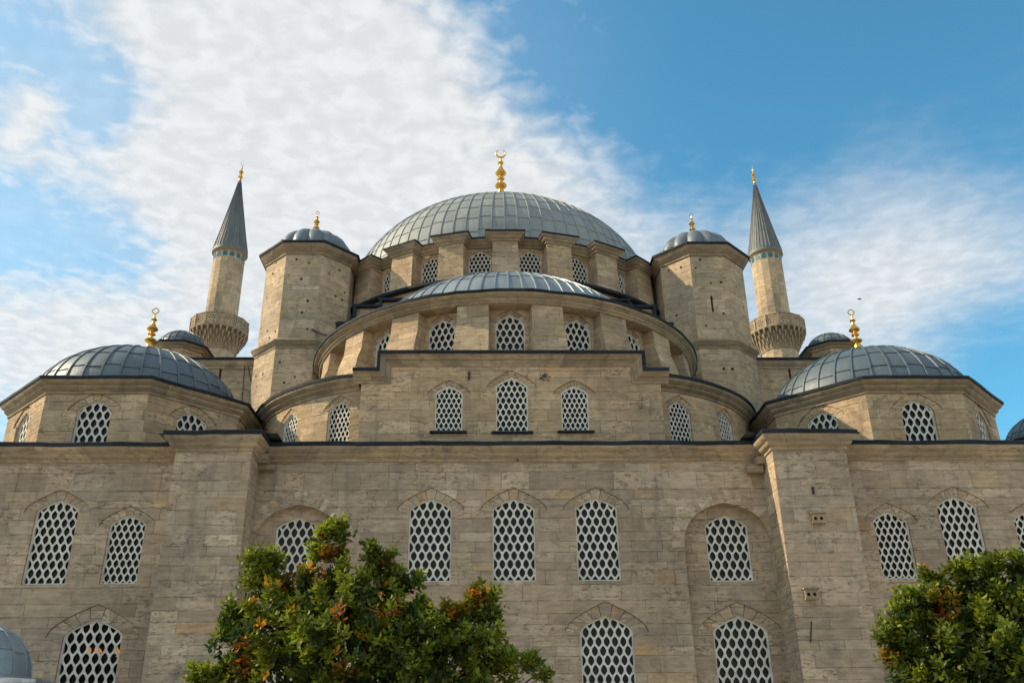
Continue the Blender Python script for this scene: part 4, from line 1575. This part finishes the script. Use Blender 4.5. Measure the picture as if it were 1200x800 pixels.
ORANGE = [(392, 650), (402, 670), (345, 735), (378, 690), (445, 668), (450, 690), (297, 710), (330, 690), (405, 737), (460, 735), (500, 710), (300, 770), (285, 785), (330, 795), (425, 752), (470, 748), (562, 708), (405, 800), (360, 668), (530, 720)]
LT_Y = -16.0


def autumn_left(p, rg):
    return _near(p, ORANGE, LT_Y, .13) and rg.random() < .46 or rg.random() < .006


LB = [(389, 627, 13, 0), (387, 650, 15, .05), (308, 658, 14, 0), (303, 688, 22, .1), (280, 726, 18, 0), (266, 742, 12, .05), (346, 700, 34, .1), (395, 700, 38, -.1), (436, 688, 27, .1), (444, 654, 12, 0),
      (475, 683, 13, .1), (470, 722, 38, .1), (325, 742, 50, -.3), (400, 755, 70, -.5), (478, 765, 56, -.2), (526, 738, 30, .2), (567, 700, 9, .1), (562, 725, 17, .1), (552, 764, 34, .1), (588, 782, 18, .2), (624, 782, 8, .2),
      (297, 775, 32, .1), (272, 792, 16, .1), (241, 792, 8, 0), (232, 801, 9, 0), (360, 800, 70, -.3), (480, 812, 66, -.3), (560, 810, 40, .1), (400, 850, 90, -.2), (300, 850, 60, .2), (520, 860, 70, 0), (400, 750, 60, .7), (470, 770, 50, .8), (340, 760, 44, .8)]
bl = at(430, 800, LT_Y)
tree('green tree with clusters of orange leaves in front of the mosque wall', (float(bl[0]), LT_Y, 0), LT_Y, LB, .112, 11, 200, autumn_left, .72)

RT_Y = -16.6


def autumn_right(p, rg):
    return (_near(p, [(1098, 710), (1105, 722), (1048, 770)], RT_Y, .11) and rg.random() < .5) or rg.random() < .004


RB = [(1147, 660, 11, 0), (1143, 684, 18, .1), (1100, 684, 13, .1), (1098, 706, 19, 0), (1060, 705, 10, 0), (1062, 724, 15, .1), (1045, 740, 10, 0), (1126, 722, 32, .1), (1085, 748, 32, 0), (1062, 766, 13, .1),
      (1186, 664, 13, .1), (1196, 684, 24, .1), (1170, 716, 34, .1), (1158, 762, 48, -.2), (1108, 782, 42, -.1), (1200, 752, 52, 0), (1190, 805, 60, -.2), (1090, 815, 36, 0), (1250, 720, 64, .2), (1245, 800, 80, 0), (1140, 850, 70, .1), (1175, 750, 50, .7), (1290, 760, 70, .2)]
br_ = at(1190, 800, RT_Y)
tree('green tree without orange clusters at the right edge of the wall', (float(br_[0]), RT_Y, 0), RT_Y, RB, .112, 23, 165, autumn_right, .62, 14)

# ================================================================== bird
bp = at(1007, 350.5, 40)
mb = MB()
W_ = .26
for sgn in (-1, 1):
    pts = [(0, .07, .0), (0, -.05, .0), (sgn * W_ * .5, -.03, .07), (sgn * W_ * .5, .09, .07)]
    tipp = [(sgn * W_ * .5, -.03, .07), (sgn * W_ * .5, .09, .07), (sgn * W_ * 1.15, -.07, .02)]
    for dz_ in (0, -.012):
        mb.poly([(a, b, c + dz_) for a, b, c in pts]); mb.poly([(a, b, c + dz_) for a, b, c in tipp])
limb(mb, [(0, .2, 0, .015), (0, .12, 0, .04), (0, .0, -.01, .055), (0, -.1, 0, .035), (0, -.17, 0, .04), (0, -.23, -.005, .008)], 8)
mb.poly([(0, .15, 0), (-.06, .32, 0), (.06, .32, 0)])
bird = mb.build('bird', BIRDSKIN)
bird.location = tuple(bp)
bird.rotation_euler = (radians(20), radians(-22), radians(35))
tag(bird, 'tiny dark bird gliding in the blue sky above the right corner dome', 'bird')
